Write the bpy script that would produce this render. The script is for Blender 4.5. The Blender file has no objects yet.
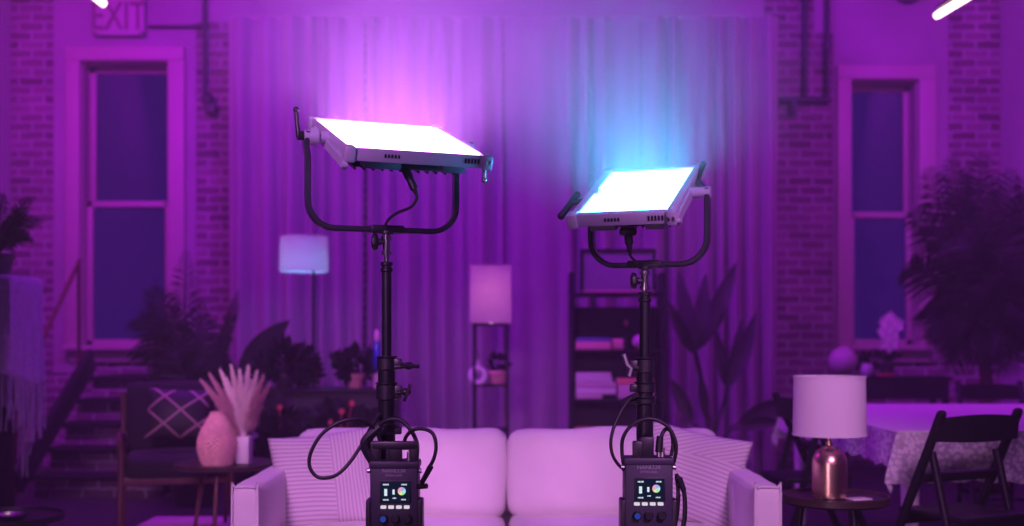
import bpy, bmesh, math, random
from mathutils import Vector, Matrix, Euler, noise

random.seed(7)
PI = math.pi
SC = bpy.context.scene
COL = SC.collection
F = 1150.0          # focal length in pixels of the 1024 wide frame
EYE = 1.15


def P(px, py, Y):
    """point of the place seen at that picture position when it lies Y metres away"""
    return Vector(((px - 512) * Y / F, Y, EYE - (py - 340) * Y / F))


# ------------------------------------------------------------------ materials
MATS = {}


def base_mat(name):
    m = bpy.data.materials.new(name)
    m.use_nodes = True
    return m, m.node_tree, m.node_tree.nodes['Principled BSDF']


def pbr(name, col, rough=0.6, metal=0.0, spec=0.5, bump=0.0, bscale=60.0, var=0.0, vscale=6.0, sheen=0.0, coords='Object', stretch=(1, 1, 1)):
    m, t, b = base_mat(name)
    b.inputs['Base Color'].default_value = (*col, 1)
    b.inputs['Roughness'].default_value = rough
    b.inputs['Metallic'].default_value = metal
    b.inputs['Specular IOR Level'].default_value = spec
    if sheen:
        b.inputs['Sheen Weight'].default_value = sheen
    tc = t.nodes.new('ShaderNodeTexCoord')
    mp = t.nodes.new('ShaderNodeMapping')
    mp.inputs['Scale'].default_value = stretch
    t.links.new(tc.outputs[coords], mp.inputs['Vector'])
    if bump:
        n = t.nodes.new('ShaderNodeTexNoise')
        n.inputs['Scale'].default_value = bscale
        n.inputs['Detail'].default_value = 4
        t.links.new(mp.outputs[0], n.inputs['Vector'])
        bp = t.nodes.new('ShaderNodeBump')
        bp.inputs['Strength'].default_value = bump
        bp.inputs['Distance'].default_value = 0.01
        t.links.new(n.outputs['Fac'], bp.inputs['Height'])
        t.links.new(bp.outputs[0], b.inputs['Normal'])
    if var:
        n = t.nodes.new('ShaderNodeTexNoise')
        n.inputs['Scale'].default_value = vscale
        n.inputs['Detail'].default_value = 5
        t.links.new(mp.outputs[0], n.inputs['Vector'])
        r = t.nodes.new('ShaderNodeValToRGB')
        lo = [max(0, c * (1 - var)) for c in col]
        hi = [min(1, c * (1 + var)) for c in col]
        r.color_ramp.elements[0].position = 0.3
        r.color_ramp.elements[1].position = 0.7
        r.color_ramp.elements[0].color = (*lo, 1)
        r.color_ramp.elements[1].color = (*hi, 1)
        t.links.new(n.outputs['Fac'], r.inputs['Fac'])
        t.links.new(r.outputs[0], b.inputs['Base Color'])
    MATS[name] = m
    return m


def glow(name, col, strength):
    m, t, b = base_mat(name)
    t.nodes.remove(b)
    e = t.nodes.new('ShaderNodeEmission')
    e.inputs['Color'].default_value = (*col, 1)
    e.inputs['Strength'].default_value = strength
    t.links.new(e.outputs[0], t.nodes['Material Output'].inputs['Surface'])
    MATS[name] = m
    return m


def brick_mat():
    m, t, b = base_mat('old_brick')
    tc = t.nodes.new('ShaderNodeTexCoord')
    sep = t.nodes.new('ShaderNodeSeparateXYZ')
    t.links.new(tc.outputs['Object'], sep.inputs[0])
    cb = t.nodes.new('ShaderNodeCombineXYZ')
    t.links.new(sep.outputs['X'], cb.inputs['X'])
    t.links.new(sep.outputs['Z'], cb.inputs['Y'])
    nz = t.nodes.new('ShaderNodeTexNoise')
    nz.inputs['Scale'].default_value = 7
    t.links.new(tc.outputs['Object'], nz.inputs['Vector'])
    va = t.nodes.new('ShaderNodeVectorMath')
    va.operation = 'MULTIPLY_ADD'
    va.inputs[1].default_value = (0.03, 0.03, 0)
    t.links.new(nz.outputs['Color'], va.inputs[0])
    t.links.new(cb.outputs[0], va.inputs[2])
    br = t.nodes.new('ShaderNodeTexBrick')
    br.inputs['Scale'].default_value = 1.0
    br.inputs['Brick Width'].default_value = 0.23
    br.inputs['Row Height'].default_value = 0.083
    br.inputs['Mortar Size'].default_value = 0.009
    br.inputs['Mortar Smooth'].default_value = 0.3
    br.inputs['Color1'].default_value = (0.18, 0.10, 0.14, 1)
    br.inputs['Color2'].default_value = (0.36, 0.23, 0.30, 1)
    br.inputs['Mortar'].default_value = (0.62, 0.55, 0.62, 1)
    t.links.new(va.outputs[0], br.inputs['Vector'])
    n2 = t.nodes.new('ShaderNodeTexNoise')
    n2.inputs['Scale'].default_value = 2.2
    n2.inputs['Detail'].default_value = 6
    t.links.new(tc.outputs['Object'], n2.inputs['Vector'])
    mx = t.nodes.new('ShaderNodeMix')
    mx.data_type = 'RGBA'
    mx.blend_type = 'MULTIPLY'
    mx.inputs[0].default_value = 0.7
    rp = t.nodes.new('ShaderNodeValToRGB')
    rp.color_ramp.elements[0].position = 0.3
    rp.color_ramp.elements[0].color = (0.45, 0.45, 0.45, 1)
    rp.color_ramp.elements[1].position = 0.7
    t.links.new(n2.outputs['Fac'], rp.inputs[0])
    t.links.new(br.outputs['Color'], mx.inputs[6])
    t.links.new(rp.outputs[0], mx.inputs[7])
    t.links.new(mx.outputs[2], b.inputs['Base Color'])
    bp = t.nodes.new('ShaderNodeBump')
    bp.invert = True
    bp.inputs['Strength'].default_value = 0.9
    bp.inputs['Distance'].default_value = 0.02
    t.links.new(br.outputs['Fac'], bp.inputs['Height'])
    t.links.new(bp.outputs[0], b.inputs['Normal'])
    b.inputs['Roughness'].default_value = 0.9
    return m


def stripe_mat(name, c1, c2, n, split=None):
    """woven stripes that follow the cushion's own uv"""
    m, t, b = base_mat(name)
    uv = t.nodes.new('ShaderNodeUVMap')
    sep = t.nodes.new('ShaderNodeSeparateXYZ')
    t.links.new(uv.outputs[0], sep.inputs[0])

    def math_(op, a, bb):
        k = t.nodes.new('ShaderNodeMath')
        k.operation = op
        for i, s in enumerate((a, bb)):
            if s is None:
                continue
            if isinstance(s, (int, float)):
                k.inputs[i].default_value = s
            else:
                t.links.new(s, k.inputs[i])
        return k.outputs[0]
    U, V = sep.outputs['X'], sep.outputs['Y']

    def band(x, freq):
        s = math_('SINE', math_('MULTIPLY', x, freq * 2 * PI), None)
        return math_('GREATER_THAN', s, 0.55)
    hor = band(math_('ADD', V, math_('MULTIPLY', U, 0.12)), n)
    if split is not None:
        ver = band(U, n * 1.25)
        sel = math_('GREATER_THAN', U, split)
        fac = math_('ADD', math_('MULTIPLY', ver, sel), math_('MULTIPLY', hor, math_('SUBTRACT', 1.0, sel)))
    else:
        dia = band(math_('SUBTRACT', V, math_('MULTIPLY', U, 0.5)), n)
        sel = math_('GREATER_THAN', V, 0.72)
        fac = math_('ADD', math_('MULTIPLY', dia, sel), math_('MULTIPLY', hor, math_('SUBTRACT', 1.0, sel)))
    mx = t.nodes.new('ShaderNodeMix')
    mx.data_type = 'RGBA'
    t.links.new(fac, mx.inputs[0])
    mx.inputs[6].default_value = (*c1, 1)
    mx.inputs[7].default_value = (*c2, 1)
    t.links.new(mx.outputs[2], b.inputs['Base Color'])
    bp = t.nodes.new('ShaderNodeBump')
    bp.invert = True
    bp.inputs['Strength'].default_value = 0.5
    bp.inputs['Distance'].default_value = 0.004
    t.links.new(fac, bp.inputs['Height'])
    t.links.new(bp.outputs[0], b.inputs['Normal'])
    b.inputs['Roughness'].default_value = 0.9
    return m


def lattice_mat():
    m, t, b = base_mat('lattice_velvet')
    uv = t.nodes.new('ShaderNodeUVMap')
    sep = t.nodes.new('ShaderNodeSeparateXYZ')
    t.links.new(uv.outputs[0], sep.inputs[0])

    def k(op, a, c=None):
        q = t.nodes.new('ShaderNodeMath')
        q.operation = op
        for i, s in enumerate((a, c)):
            if s is None:
                continue
            if isinstance(s, (int, float)):
                q.inputs[i].default_value = s
            else:
                t.links.new(s, q.inputs[i])
        return q.outputs[0]
    U, V = sep.outputs['X'], sep.outputs['Y']
    # wavy ogee lattice made of two crossing families of lines
    s1 = k('ABSOLUTE', k('SINE', k('MULTIPLY', k('ADD', U, V), 1.8 * PI)))
    s2 = k('ABSOLUTE', k('SINE', k('MULTIPLY', k('SUBTRACT', U, V), 1.8 * PI)))
    fac = k('LESS_THAN', k('MINIMUM', s1, s2), 0.17)
    mx = t.nodes.new('ShaderNodeMix')
    mx.data_type = 'RGBA'
    t.links.new(fac, mx.inputs[0])
    mx.inputs[6].default_value = (0.02, 0.018, 0.025, 1)
    mx.inputs[7].default_value = (0.45, 0.25, 0.30, 1)
    t.links.new(mx.outputs[2], b.inputs['Base Color'])
    b.inputs['Roughness'].default_value = 0.55
    return m


def lace_mat():
    m, t, b = base_mat('lace_cloth')
    b.inputs['Base Color'].default_value = (0.78, 0.74, 0.76, 1)
    b.inputs['Roughness'].default_value = 0.9
    uv = t.nodes.new('ShaderNodeUVMap')
    sep = t.nodes.new('ShaderNodeSeparateXYZ')
    t.links.new(uv.outputs[0], sep.inputs[0])
    vo = t.nodes.new('ShaderNodeTexVoronoi')
    vo.inputs['Scale'].default_value = 46
    tc = t.nodes.new('ShaderNodeTexCoord')
    t.links.new(tc.outputs['Object'], vo.inputs['Vector'])
    v2 = t.nodes.new('ShaderNodeTexVoronoi')
    v2.inputs['Scale'].default_value = 130
    t.links.new(tc.outputs['Object'], v2.inputs['Vector'])

    def k(op, a, c):
        q = t.nodes.new('ShaderNodeMath')
        q.operation = op
        for i, s in enumerate((a, c)):
            if isinstance(s, (int, float)):
                q.inputs[i].default_value = s
            else:
                t.links.new(s, q.inputs[i])
        return q.outputs[0]
    holes = k('MULTIPLY', k('GREATER_THAN', vo.outputs['Distance'], 0.50), k('GREATER_THAN', v2.outputs['Distance'], 0.25))
    holes = k('MULTIPLY', holes, k('MULTIPLY', k('GREATER_THAN', sep.outputs['X'], 0.012), 0.45))   # uv.x holds how far the cloth hangs down
    tr = t.nodes.new('ShaderNodeBsdfTransparent')
    mix = t.nodes.new('ShaderNodeMixShader')
    t.links.new(holes, mix.inputs[0])
    t.links.new(b.outputs[0], mix.inputs[1])
    t.links.new(tr.outputs[0], mix.inputs[2])
    t.links.new(mix.outputs[0], t.nodes['Material Output'].inputs['Surface'])
    return m


def shade_mat(name, col, trans=0.5):
    m, t, b = base_mat(name)
    b.inputs['Base Color'].default_value = (*col, 1)
    b.inputs['Roughness'].default_value = 0.9
    tl = t.nodes.new('ShaderNodeBsdfTranslucent')
    tl.inputs['Color'].default_value = (*col, 1)
    mix = t.nodes.new('ShaderNodeMixShader')
    mix.inputs[0].default_value = trans
    w = t.nodes.new('ShaderNodeTexNoise')
    w.inputs['Scale'].default_value = 150
    bp = t.nodes.new('ShaderNodeBump')
    bp.inputs['Strength'].default_value = 0.15
    t.links.new(w.outputs['Fac'], bp.inputs['Height'])
    t.links.new(bp.outputs[0], b.inputs['Normal'])
    t.links.new(b.outputs[0], mix.inputs[1])
    t.links.new(tl.outputs[0], mix.inputs[2])
    t.links.new(mix.outputs[0], t.nodes['Material Output'].inputs['Surface'])
    return m


def glass_mat(name, col, rough=0.02):
    m, t, b = base_mat(name)
    t.nodes.remove(b)
    g = t.nodes.new('ShaderNodeBsdfGlossy')
    g.inputs['Roughness'].default_value = rough
    tr = t.nodes.new('ShaderNodeBsdfTransparent')
    tr.inputs['Color'].default_value = (*col, 1)
    fr = t.nodes.new('ShaderNodeFresnel')
    fr.inputs['IOR'].default_value = 1.45
    mix = t.nodes.new('ShaderNodeMixShader')
    t.links.new(fr.outputs[0], mix.inputs[0])
    t.links.new(tr.outputs[0], mix.inputs[1])
    t.links.new(g.outputs[0], mix.inputs[2])
    t.links.new(mix.outputs[0], t.nodes['Material Output'].inputs['Surface'])
    return m


def wheel_mat():
    m, t, b = base_mat('colour_wheel_screen')
    t.nodes.remove(b)
    tc = t.nodes.new('ShaderNodeTexCoord')
    g = t.nodes.new('ShaderNodeTexGradient')
    g.gradient_type = 'RADIAL'
    t.links.new(tc.outputs['Object'], g.inputs['Vector'])
    h = t.nodes.new('ShaderNodeCombineColor')
    h.mode = 'HSV'
    t.links.new(g.outputs['Fac'], h.inputs[0])
    h.inputs[1].default_value = 0.55
    h.inputs[2].default_value = 0.9
    e = t.nodes.new('ShaderNodeEmission')
    e.inputs['Strength'].default_value = 0.9
    t.links.new(h.outputs[0], e.inputs['Color'])
    t.links.new(e.outputs[0], t.nodes['Material Output'].inputs['Surface'])
    return m


BRICK = brick_mat()
PLASTER = pbr('plaster', (0.40, 0.36, 0.39), 0.85, bump=0.25, bscale=9, var=0.12, vscale=1.6)
PAINT = pbr('white_paint', (0.53, 0.47, 0.42), 0.5, bump=0.06, bscale=30)
SIDEPAINT = pbr('side_wall_paint', (0.50, 0.47, 0.49), 0.8, bump=0.1, bscale=12, var=0.06, vscale=2)
CEIL = pbr('ceiling_paint', (0.14, 0.13, 0.14), 0.85, bump=0.1, bscale=8)
FLOOR = pbr('dark_floor_boards', (0.028, 0.026, 0.032), 0.45, bump=0.2, bscale=14, var=0.35, vscale=5, stretch=(6, 0.6, 1))
PIPE = pbr('dark_pipe', (0.05, 0.045, 0.06), 0.5, 0.4)
NIGHT = glass_mat('night_pane', (0.72, 0.70, 0.86))
CURT = pbr('curtain_linen', (0.60, 0.45, 0.58), 0.9, bump=0.15, bscale=160, sheen=0.2, var=0.06, vscale=3, stretch=(3, 3, 0.4))
SOFA = pbr('sofa_weave', (0.82, 0.78, 0.76), 0.92, bump=0.35, bscale=260, sheen=0.25, var=0.035, vscale=9)
STRIPE_A = stripe_mat('stripe_pillow_split', (0.80, 0.75, 0.74), (0.52, 0.47, 0.50), 22, 0.58)
STRIPE_B = stripe_mat('stripe_pillow_band', (0.80, 0.75, 0.74), (0.52, 0.47, 0.50), 21)
LATTICE = lattice_mat()
BLACK = pbr('black_plastic', (0.012, 0.011, 0.018), 0.42, bump=0.05, bscale=300)
BOXM = pbr('charcoal_housing', (0.030, 0.026, 0.050), 0.5, bump=0.08, bscale=400)
RUBBER = pbr('black_rubber', (0.012, 0.012, 0.016), 0.5)
BLKMETAL = pbr('black_metal', (0.016, 0.015, 0.024), 0.35, 0.4)
YOKEM = pbr('graphite_yoke', (0.055, 0.055, 0.085), 0.32, 0.7)
CHROME = pbr('chrome', (0.78, 0.78, 0.8), 0.16, 1.0)
SILVER = pbr('brushed_steel', (0.5, 0.5, 0.52), 0.35, 1.0)
GREYM = pbr('grey_housing', (0.42, 0.38, 0.55), 0.4, 0.25)
BRASS = pbr('brass', (0.92, 0.66, 0.46), 0.27, 1.0, bump=0.02, bscale=60, stretch=(1, 1, 8))
TREAD = pbr('worn_black_tread', (0.012, 0.010, 0.014), 0.8, spec=0.2, bump=0.2, bscale=20)
DARKWOOD = pbr('dark_stained_wood', (0.045, 0.027, 0.024), 0.35, bump=0.15, bscale=30, var=0.3, vscale=8, stretch=(1, 1, 6))
REDWOOD = pbr('walnut_leg', (0.12, 0.045, 0.04), 0.45, var=0.25, vscale=9, stretch=(4, 4, 0.6))
BLACKWOOD = pbr('black_painted_wood', (0.009, 0.008, 0.013), 0.5, spec=0.3, bump=0.05, bscale=40)
UPH = pbr('dark_velvet', (0.012, 0.010, 0.016), 0.85, sheen=0.02, bump=0.15, bscale=80)
LEAF = pbr('dark_leaf', (0.016, 0.022, 0.020), 0.6, spec=0.25, var=0.4, vscale=7)
LEAFB = pbr('dry_leaf', (0.07, 0.055, 0.075), 0.6, var=0.3, vscale=6)
STEM = pbr('stem', (0.07, 0.06, 0.04), 0.7)
BARK = pbr('palm_bark', (0.13, 0.08, 0.06), 0.9, bump=0.5, bscale=40)
POTD = pbr('dark_glazed_pot', (0.05, 0.04, 0.05), 0.35)
POTP = pbr('pale_pot', (0.62, 0.50, 0.55), 0.5)
WHITEC = pbr('white_ceramic', (0.82, 0.80, 0.82), 0.35)
RATTAN = pbr('woven_rattan', (0.80, 0.46, 0.44), 0.7, bump=0.3, bscale=90, var=0.15, vscale=30)
PAMPAS = pbr('pampas_white', (0.93, 0.80, 0.78), 0.95)
PAMPASB = pbr('pampas_rose', (0.66, 0.36, 0.44), 0.95)
REDF = pbr('red_petal', (0.75, 0.10, 0.16), 0.6)
PALEF = pbr('pale_petal', (0.95, 0.88, 0.88), 0.6)
PINKB = pbr('pink_cover', (0.82, 0.35, 0.42), 0.6)
PALEB = pbr('pale_cover', (0.72, 0.62, 0.66), 0.6)
ROSEB = pbr('rose_cover', (0.62, 0.42, 0.5), 0.6)
ORANGEB = pbr('orange_cover', (0.80, 0.30, 0.22), 0.6)
BLUEB = pbr('blue_cover', (0.12, 0.12, 0.4), 0.6)
PAGES = pbr('book_pages', (0.75, 0.7, 0.66), 0.9)
PAPER = pbr('paper', (0.85, 0.8, 0.78), 0.8)
SEQUIN = pbr('sequin_cloth', (0.50, 0.46, 0.56), 0.5, bump=0.6, bscale=90, var=0.2, vscale=60)
BEAD = pbr('crystal_bead', (0.9, 0.9, 0.95), 0.08, 0.6)
RUG = pbr('pale_rug', (0.6, 0.5, 0.5), 0.95, bump=0.5, bscale=120)
SHADEW = shade_mat('white_lampshade', (0.94, 0.90, 0.90), 0.22)
SHADEF = shade_mat('linen_lampshade', (0.85, 0.76, 0.74), 0.5)
BLUEGL = pbr('blue_bottle_glass', (0.03, 0.06, 0.5), 0.15)
PINKW = pbr('pink_wax', (0.85, 0.55, 0.65), 0.5)
MIRROR = pbr('dim_print', (0.32, 0.28, 0.34), 0.35, var=0.2, vscale=4)
LACE = lace_mat()
CLOTH = pbr('white_table_leg', (0.75, 0.7, 0.7), 0.5)
GL_PINK = glow('pink_led_face', (0.68, 0.21, 0.92), 30)
GL_CYAN = glow('cyan_led_face', (0.05, 0.50, 0.90), 40)
GL_TUBE = glow('warm_tube', (1.0, 0.62, 0.58), 6)
SCREEN = glow('screen_black', (0.02, 0.03, 0.10), 0.30)
GL_TEXT = glow('screen_white', (0.75, 0.9, 1.0), 0.9)
GL_BTN = glow('lit_button', (0.95, 0.85, 1.0), 0.75)
GL_BLUE = glow('blue_dial_light', (0.06, 0.12, 0.9), 0.35)
PRINTW = pbr('grey_print', (0.30, 0.28, 0.36), 0.6)
EXITB = pbr('exit_board', (0.50, 0.44, 0.46), 0.6)
EXITL = pbr('exit_letter', (0.22, 0.11, 0.15), 0.6)
WHEEL = wheel_mat()

# ------------------------------------------------------------------ geometry helpers


def B():
    return bmesh.new()


def mat_dir(p0, p1):
    d = Vector(p1) - Vector(p0)
    return d.to_track_quat('Z', 'Y').to_matrix().to_4x4()


def box(bm, c, s, bev=0.0, rot=None, seg=2, mat=0):
    t = bmesh.new()
    bmesh.ops.create_cube(t, size=1.0)
    for v in t.verts:
        v.co = Vector((v.co.x * s[0], v.co.y * s[1], v.co.z * s[2]))
    if bev > 0:
        bmesh.ops.bevel(t, geom=list(t.edges), offset=min(bev, min(s) * 0.49), segments=seg, profile=0.5, affect='EDGES')
    M = Matrix.Translation(Vector(c))
    if rot is not None:
        M = M @ (rot.to_4x4() if isinstance(rot, Matrix) else Euler(rot).to_matrix().to_4x4())
    merge(bm, t, M, mat)


def merge(bm, t, M, mat=0):
    vm = [bm.verts.new(M @ v.co) for v in t.verts]
    t.verts.index_update()
    for f in t.faces:
        try:
            g = bm.faces.new([vm[v.index] for v in f.verts])
            g.material_index = mat
        except ValueError:
            pass
    t.free()


def lathe(bm, prof, c=(0, 0, 0), n=32, M=None, mat=0, fn=None):
    """prof: (radius, height) from bottom to top"""
    M = Matrix.Translation(Vector(c)) @ (M.to_4x4() if M is not None else Matrix.Identity(4))
    rings = []
    for i, (r, z) in enumerate(prof):
        if r < 1e-6:
            rings.append([bm.verts.new(M @ Vector((0, 0, z)))])
        else:
            ring = []
            for k in range(n):
                a = 2 * PI * k / n
                rr = r if fn is None else r * fn(i, k)
                ring.append(bm.verts.new(M @ Vector((rr * math.cos(a), rr * math.sin(a), z))))
            rings.append(ring)
    for a, b in zip(rings, rings[1:]):
        for k in range(n):
            k2 = (k + 1) % n
            if len(a) == 1 and len(b) == 1:
                continue
            if len(a) == 1:
                f = bm.faces.new((a[0], b[k2], b[k]))
            elif len(b) == 1:
                f = bm.faces.new((a[k], a[k2], b[0]))
            else:
                f = bm.faces.new((a[k], a[k2], b[k2], b[k]))
            f.material_index = mat


def cyl(bm, p0, p1, r0, r1=None, n=20, mat=0, ch=0.0):
    r1 = r0 if r1 is None else r1
    p0, p1 = Vector(p0), Vector(p1)
    L = (p1 - p0).length
    c = min(ch, r0 * .5, r1 * .5, L * .3)
    prof = [(0, 0), (r0 - c, 0), (r0, c), (r1, L - c), (r1 - c, L), (0, L)] if c > 0 else [(0, 0), (r0, 0), (r1, L), (0, L)]
    lathe(bm, prof, p0, n, mat_dir(p0, p1), mat)


def smooth_pts(pts, sub=6, closed=False):
    pts = [Vector(p) for p in pts]
    out = []
    n = len(pts)
    for i in range(n if closed else n - 1):
        if closed:
            a, b, c, d = (pts[(i + k - 1) % n] for k in range(4))
        else:
            a, b, c, d = pts[max(i - 1, 0)], pts[i], pts[i + 1], pts[min(i + 2, n - 1)]
        for k in range(sub):
            t = k / sub
            out.append(0.5 * ((2 * b) + (c - a) * t + (2 * a - 5 * b + 4 * c - d) * t * t + (3 * b - a - 3 * c + d) * t ** 3))
    if not closed:
        out.append(pts[-1])
    return out


def tube(bm, pts, r, n=10, sub=6, closed=False, mat=0, flat=None):
    """round (or flat=(w,h) rectangular) section swept along a smooth path"""
    pts = smooth_pts(pts, sub, closed) if sub else [Vector(p) for p in pts]
    m = len(pts)
    up = None
    rings = []
    for i, p in enumerate(pts):
        if closed:
            d = pts[(i + 1) % m] - pts[i - 1]
        else:
            d = pts[min(i + 1, m - 1)] - pts[max(i - 1, 0)]
        d.normalize()
        if up is None:
            up = Vector((0, 0, 1)) if abs(d.z) < 0.9 else Vector((0, 1, 0))
        s = d.cross(up)
        if s.length < 1e-5:
            s = d.orthogonal()
        s.normalize()
        up = s.cross(d)
        up.normalize()
        rr = r(i / (m - 1)) if callable(r) else r
        rings.append([bm.verts.new(p + (s * math.cos(2 * PI * k / n) + up * math.sin(2 * PI * k / n)) * rr) for k in range(n)])
    for i in range(m if closed else m - 1):
        a, b = rings[i], rings[(i + 1) % m]
        for k in range(n):
            f = bm.faces.new((a[k], a[(k + 1) % n], b[(k + 1) % n], b[k]))
            f.material_index = mat
    if not closed:
        bm.faces.new(list(reversed(rings[0]))).material_index = mat
        bm.faces.new(rings[-1]).material_index = mat


def ribbon_bar(bm, pts, w, wdir, th, mat=0):
    """flat bar: width w along the fixed direction wdir, thickness th in the plane of the path"""
    pts = [Vector(p) for p in pts]
    wdir = Vector(wdir).normalized()
    rings = []
    m = len(pts)
    for i, p in enumerate(pts):
        d = (pts[min(i + 1, m - 1)] - pts[max(i - 1, 0)]).normalized()
        nrm = d.cross(wdir).normalized()
        b = min(w, th) * 0.22
        ring = []
        for sx, sy in ((-1, -1), (1, -1), (1, 1), (-1, 1)):
            for ox, oy in (((b, 0), (0, b)) if sx * sy < 0 else ((0, b), (b, 0))):
                ring.append(bm.verts.new(p + wdir * sx * (w / 2 - ox) + nrm * sy * (th / 2 - oy)))
        rings.append(ring)
    n = 8
    for a, b in zip(rings, rings[1:]):
        for k in range(n):
            bm.faces.new((a[k], a[(k + 1) % n], b[(k + 1) % n], b[k])).material_index = mat
    bm.faces.new(list(reversed(rings[0]))).material_index = mat
    bm.faces.new(rings[-1]).material_index = mat


def ball(bm, c, s, n=20, M=None, mat=0):
    s = (s, s, s) if isinstance(s, (int, float)) else s
    prof = [(math.sin(PI * i / (n // 2)), -math.cos(PI * i / (n // 2))) for i in range(n // 2 + 1)]
    prof[0] = (0, -1)
    prof[-1] = (0, 1)
    S = Matrix.Diagonal((s[0], s[1], s[2], 1))
    lathe(bm, prof, c, n, (M.to_4x4() @ S) if M is not None else S, mat)


def soft_box(bm, c, s, r, puff=(0, 0, 0), n=12, rot=None, wr=0.0, seed=0):
    """rounded cushion; puff = how far each pair of faces bulges"""
    t = bmesh.new()
    bmesh.ops.create_cube(t, size=2.0)
    bmesh.ops.subdivide_edges(t, edges=list(t.edges), cuts=n, use_grid_fill=True)
    h = Vector(s) / 2
    for v in t.verts:
        q = Vector(v.co)
        # concentrate rows near the edges so that the rounding is well resolved
        q = Vector([math.copysign(abs(x) ** 0.75, x) for x in q])
        p = Vector((q.x * h.x, q.y * h.y, q.z * h.z))
        inner = Vector([max(-(h[i] - r), min(h[i] - r, p[i])) for i in range(3)])
        d = p - inner
        if d.length > 1e-9:
            d = d.normalized() * r if d.length > r * 0.999 or True else d
        p = inner + d
        for i in range(3):
            if puff[i]:
                j, k = [x for x in range(3) if x != i]
                a = (1 - (p[j] / h[j]) ** 2) * (1 - (p[k] / h[k]) ** 2)
                p[i] += puff[i] * max(a, 0) * (p[i] / h[i])
        if wr:
            p += Vector((0, 0, 0)) + noise.noise_vector(p * 5 + Vector((seed, 0, 0))) * wr
        v.co = p
    M = Matrix.Translation(Vector(c))
    if rot is not None:
        M = M @ Euler(rot).to_matrix().to_4x4()
    merge(bm, t, M)


def pillow(bm, w, h, th, n=28, pinch=0.06, M=Matrix.Identity(4), seed=0):
    """square scatter cushion with pulled corners, uv on both faces"""
    uvl = bm.loops.layers.uv.verify()
    for side in (1, -1):
        g = []
        for i in range(n + 1):
            row = []
            for j in range(n + 1):
                u, v = i / n * 2 - 1, j / n * 2 - 1
                x = u * w / 2 * (1 - pinch * (1 - v * v) * 0.0 - pinch * (1 - abs(v) ** 1.5))
                z = v * h / 2 * (1 - pinch * (1 - abs(u) ** 1.5))
                e = max(0.0, (1 - abs(u) ** 2.4)) ** 0.62 * max(0.0, (1 - abs(v) ** 2.4)) ** 0.62
                y = -side * (th / 2 * e)
                q = Vector((x, y, z))
                q += noise.noise_vector(Vector((x * 7 + seed, side, z * 7))) * 0.006 * e
                row.append(bm.verts.new(M @ q))
            g.append(row)
        for i in range(n):
            for j in range(n):
                idx = [(i, j), (i + 1, j), (i + 1, j + 1), (i, j + 1)]
                if side < 0:
                    idx.reverse()
                f = bm.faces.new([g[a][b] for a, b in idx])
                for l, (a, b) in zip(f.loops, idx):
                    l[uvl].uv = (a / n, b / n)
    bmesh.ops.remove_doubles(bm, verts=list(bm.verts), dist=1e-5)


def obj(name, bm, mat, parent=None, loc=(0, 0, 0), angle=40, flat=False):
    me = bpy.data.meshes.new(name)
    bmesh.ops.recalc_face_normals(bm, faces=list(bm.faces))
    bm.to_mesh(me)
    bm.free()
    if not flat:
        for p in me.polygons:
            p.use_smooth = True
        me.set_sharp_from_angle(angle=math.radians(angle))
    for m in (mat if isinstance(mat, (list, tuple)) else [mat]):
        me.materials.append(m)
    o = bpy.data.objects.new(name, me)
    COL.objects.link(o)
    o.location = loc
    if parent is not None:
        o.parent = parent
    return o


def tag(o, label, cat, group=None):
    o['label'] = label
    o['category'] = cat
    if group:
        o['group'] = group
    return o


def thing(name, label, cat, loc=(0, 0, 0), rz=0.0, group=None):
    o = bpy.data.objects.new(name, None)
    o.empty_display_size = 0.05
    COL.objects.link(o)
    o.location = loc
    o.rotation_euler = (0, 0, rz)
    return tag(o, label, cat, group)


def struct(name, bm, mat, parent=None, **k):
    o = obj(name, bm, mat, parent, **k)
    if parent is None:
        o['kind'] = 'structure'
    return o


def dup(root, loc, rz, label, group=None):
    r = root.copy()
    COL.objects.link(r)
    r.location = loc
    r.rotation_euler = (0, 0, rz)
    r['label'] = label
    if group:
        r['group'] = group
    for ch in list(root.children):
        c = ch.copy()
        COL.objects.link(c)
        c.parent = r
        for g in ch.children:
            d = g.copy()
            COL.objects.link(d)
            d.parent = c
    return r


def text_bm(s, size, depth=0.002):
    cu = bpy.data.curves.new('lettering', 'FONT')
    cu.body = s
    cu.size = size
    cu.extrude = depth
    cu.align_x = 'CENTER'
    cu.align_y = 'CENTER'
    o = bpy.data.objects.new('lettering', cu)
    COL.objects.link(o)
    dg = bpy.context.evaluated_depsgraph_get()
    me = bpy.data.meshes.new_from_object(o.evaluated_get(dg))
    t = bmesh.new()
    t.from_mesh(me)
    bpy.data.objects.remove(o)
    bpy.data.curves.remove(cu)
    bpy.data.meshes.remove(me)
    return t


HAZE = 0.010
UPRIGHT = Euler((PI / 2, 0, 0)).to_matrix().to_4x4()      # lettering facing the camera side

# ------------------------------------------------------------------ the room
XL, XR, YB, ZC = -4.58, 4.46, 10.5, 4.7
YF = -4.0
b = B()
box(b, ((XL + XR) / 2, (YB + YF) / 2, -0.1), (XR - XL + 0.6, YB - YF + 0.6, 0.2))
struct('floor', b, FLOOR)
b = B()
box(b, ((XL + XR) / 2, (YB + YF) / 2, ZC + 0.1), (XR - XL + 0.6, YB - YF + 0.6, 0.2))
struct('ceiling', b, CEIL)
b = B()
box(b, (XL - 0.15, (YB + YF) / 2, ZC / 2), (0.3, YB - YF, ZC))
struct('wall_left', b, SIDEPAINT)
b = B()
box(b, (XR + 0.15, (YB + YF) / 2, ZC / 2), (0.3, YB - YF, ZC))
struct('wall_right', b, SIDEPAINT)
b = B()
box(b, ((XL + XR) / 2, YF - 0.15, ZC / 2), (XR - XL, 0.3, ZC))
struct('wall_front', b, PLASTER)

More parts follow.
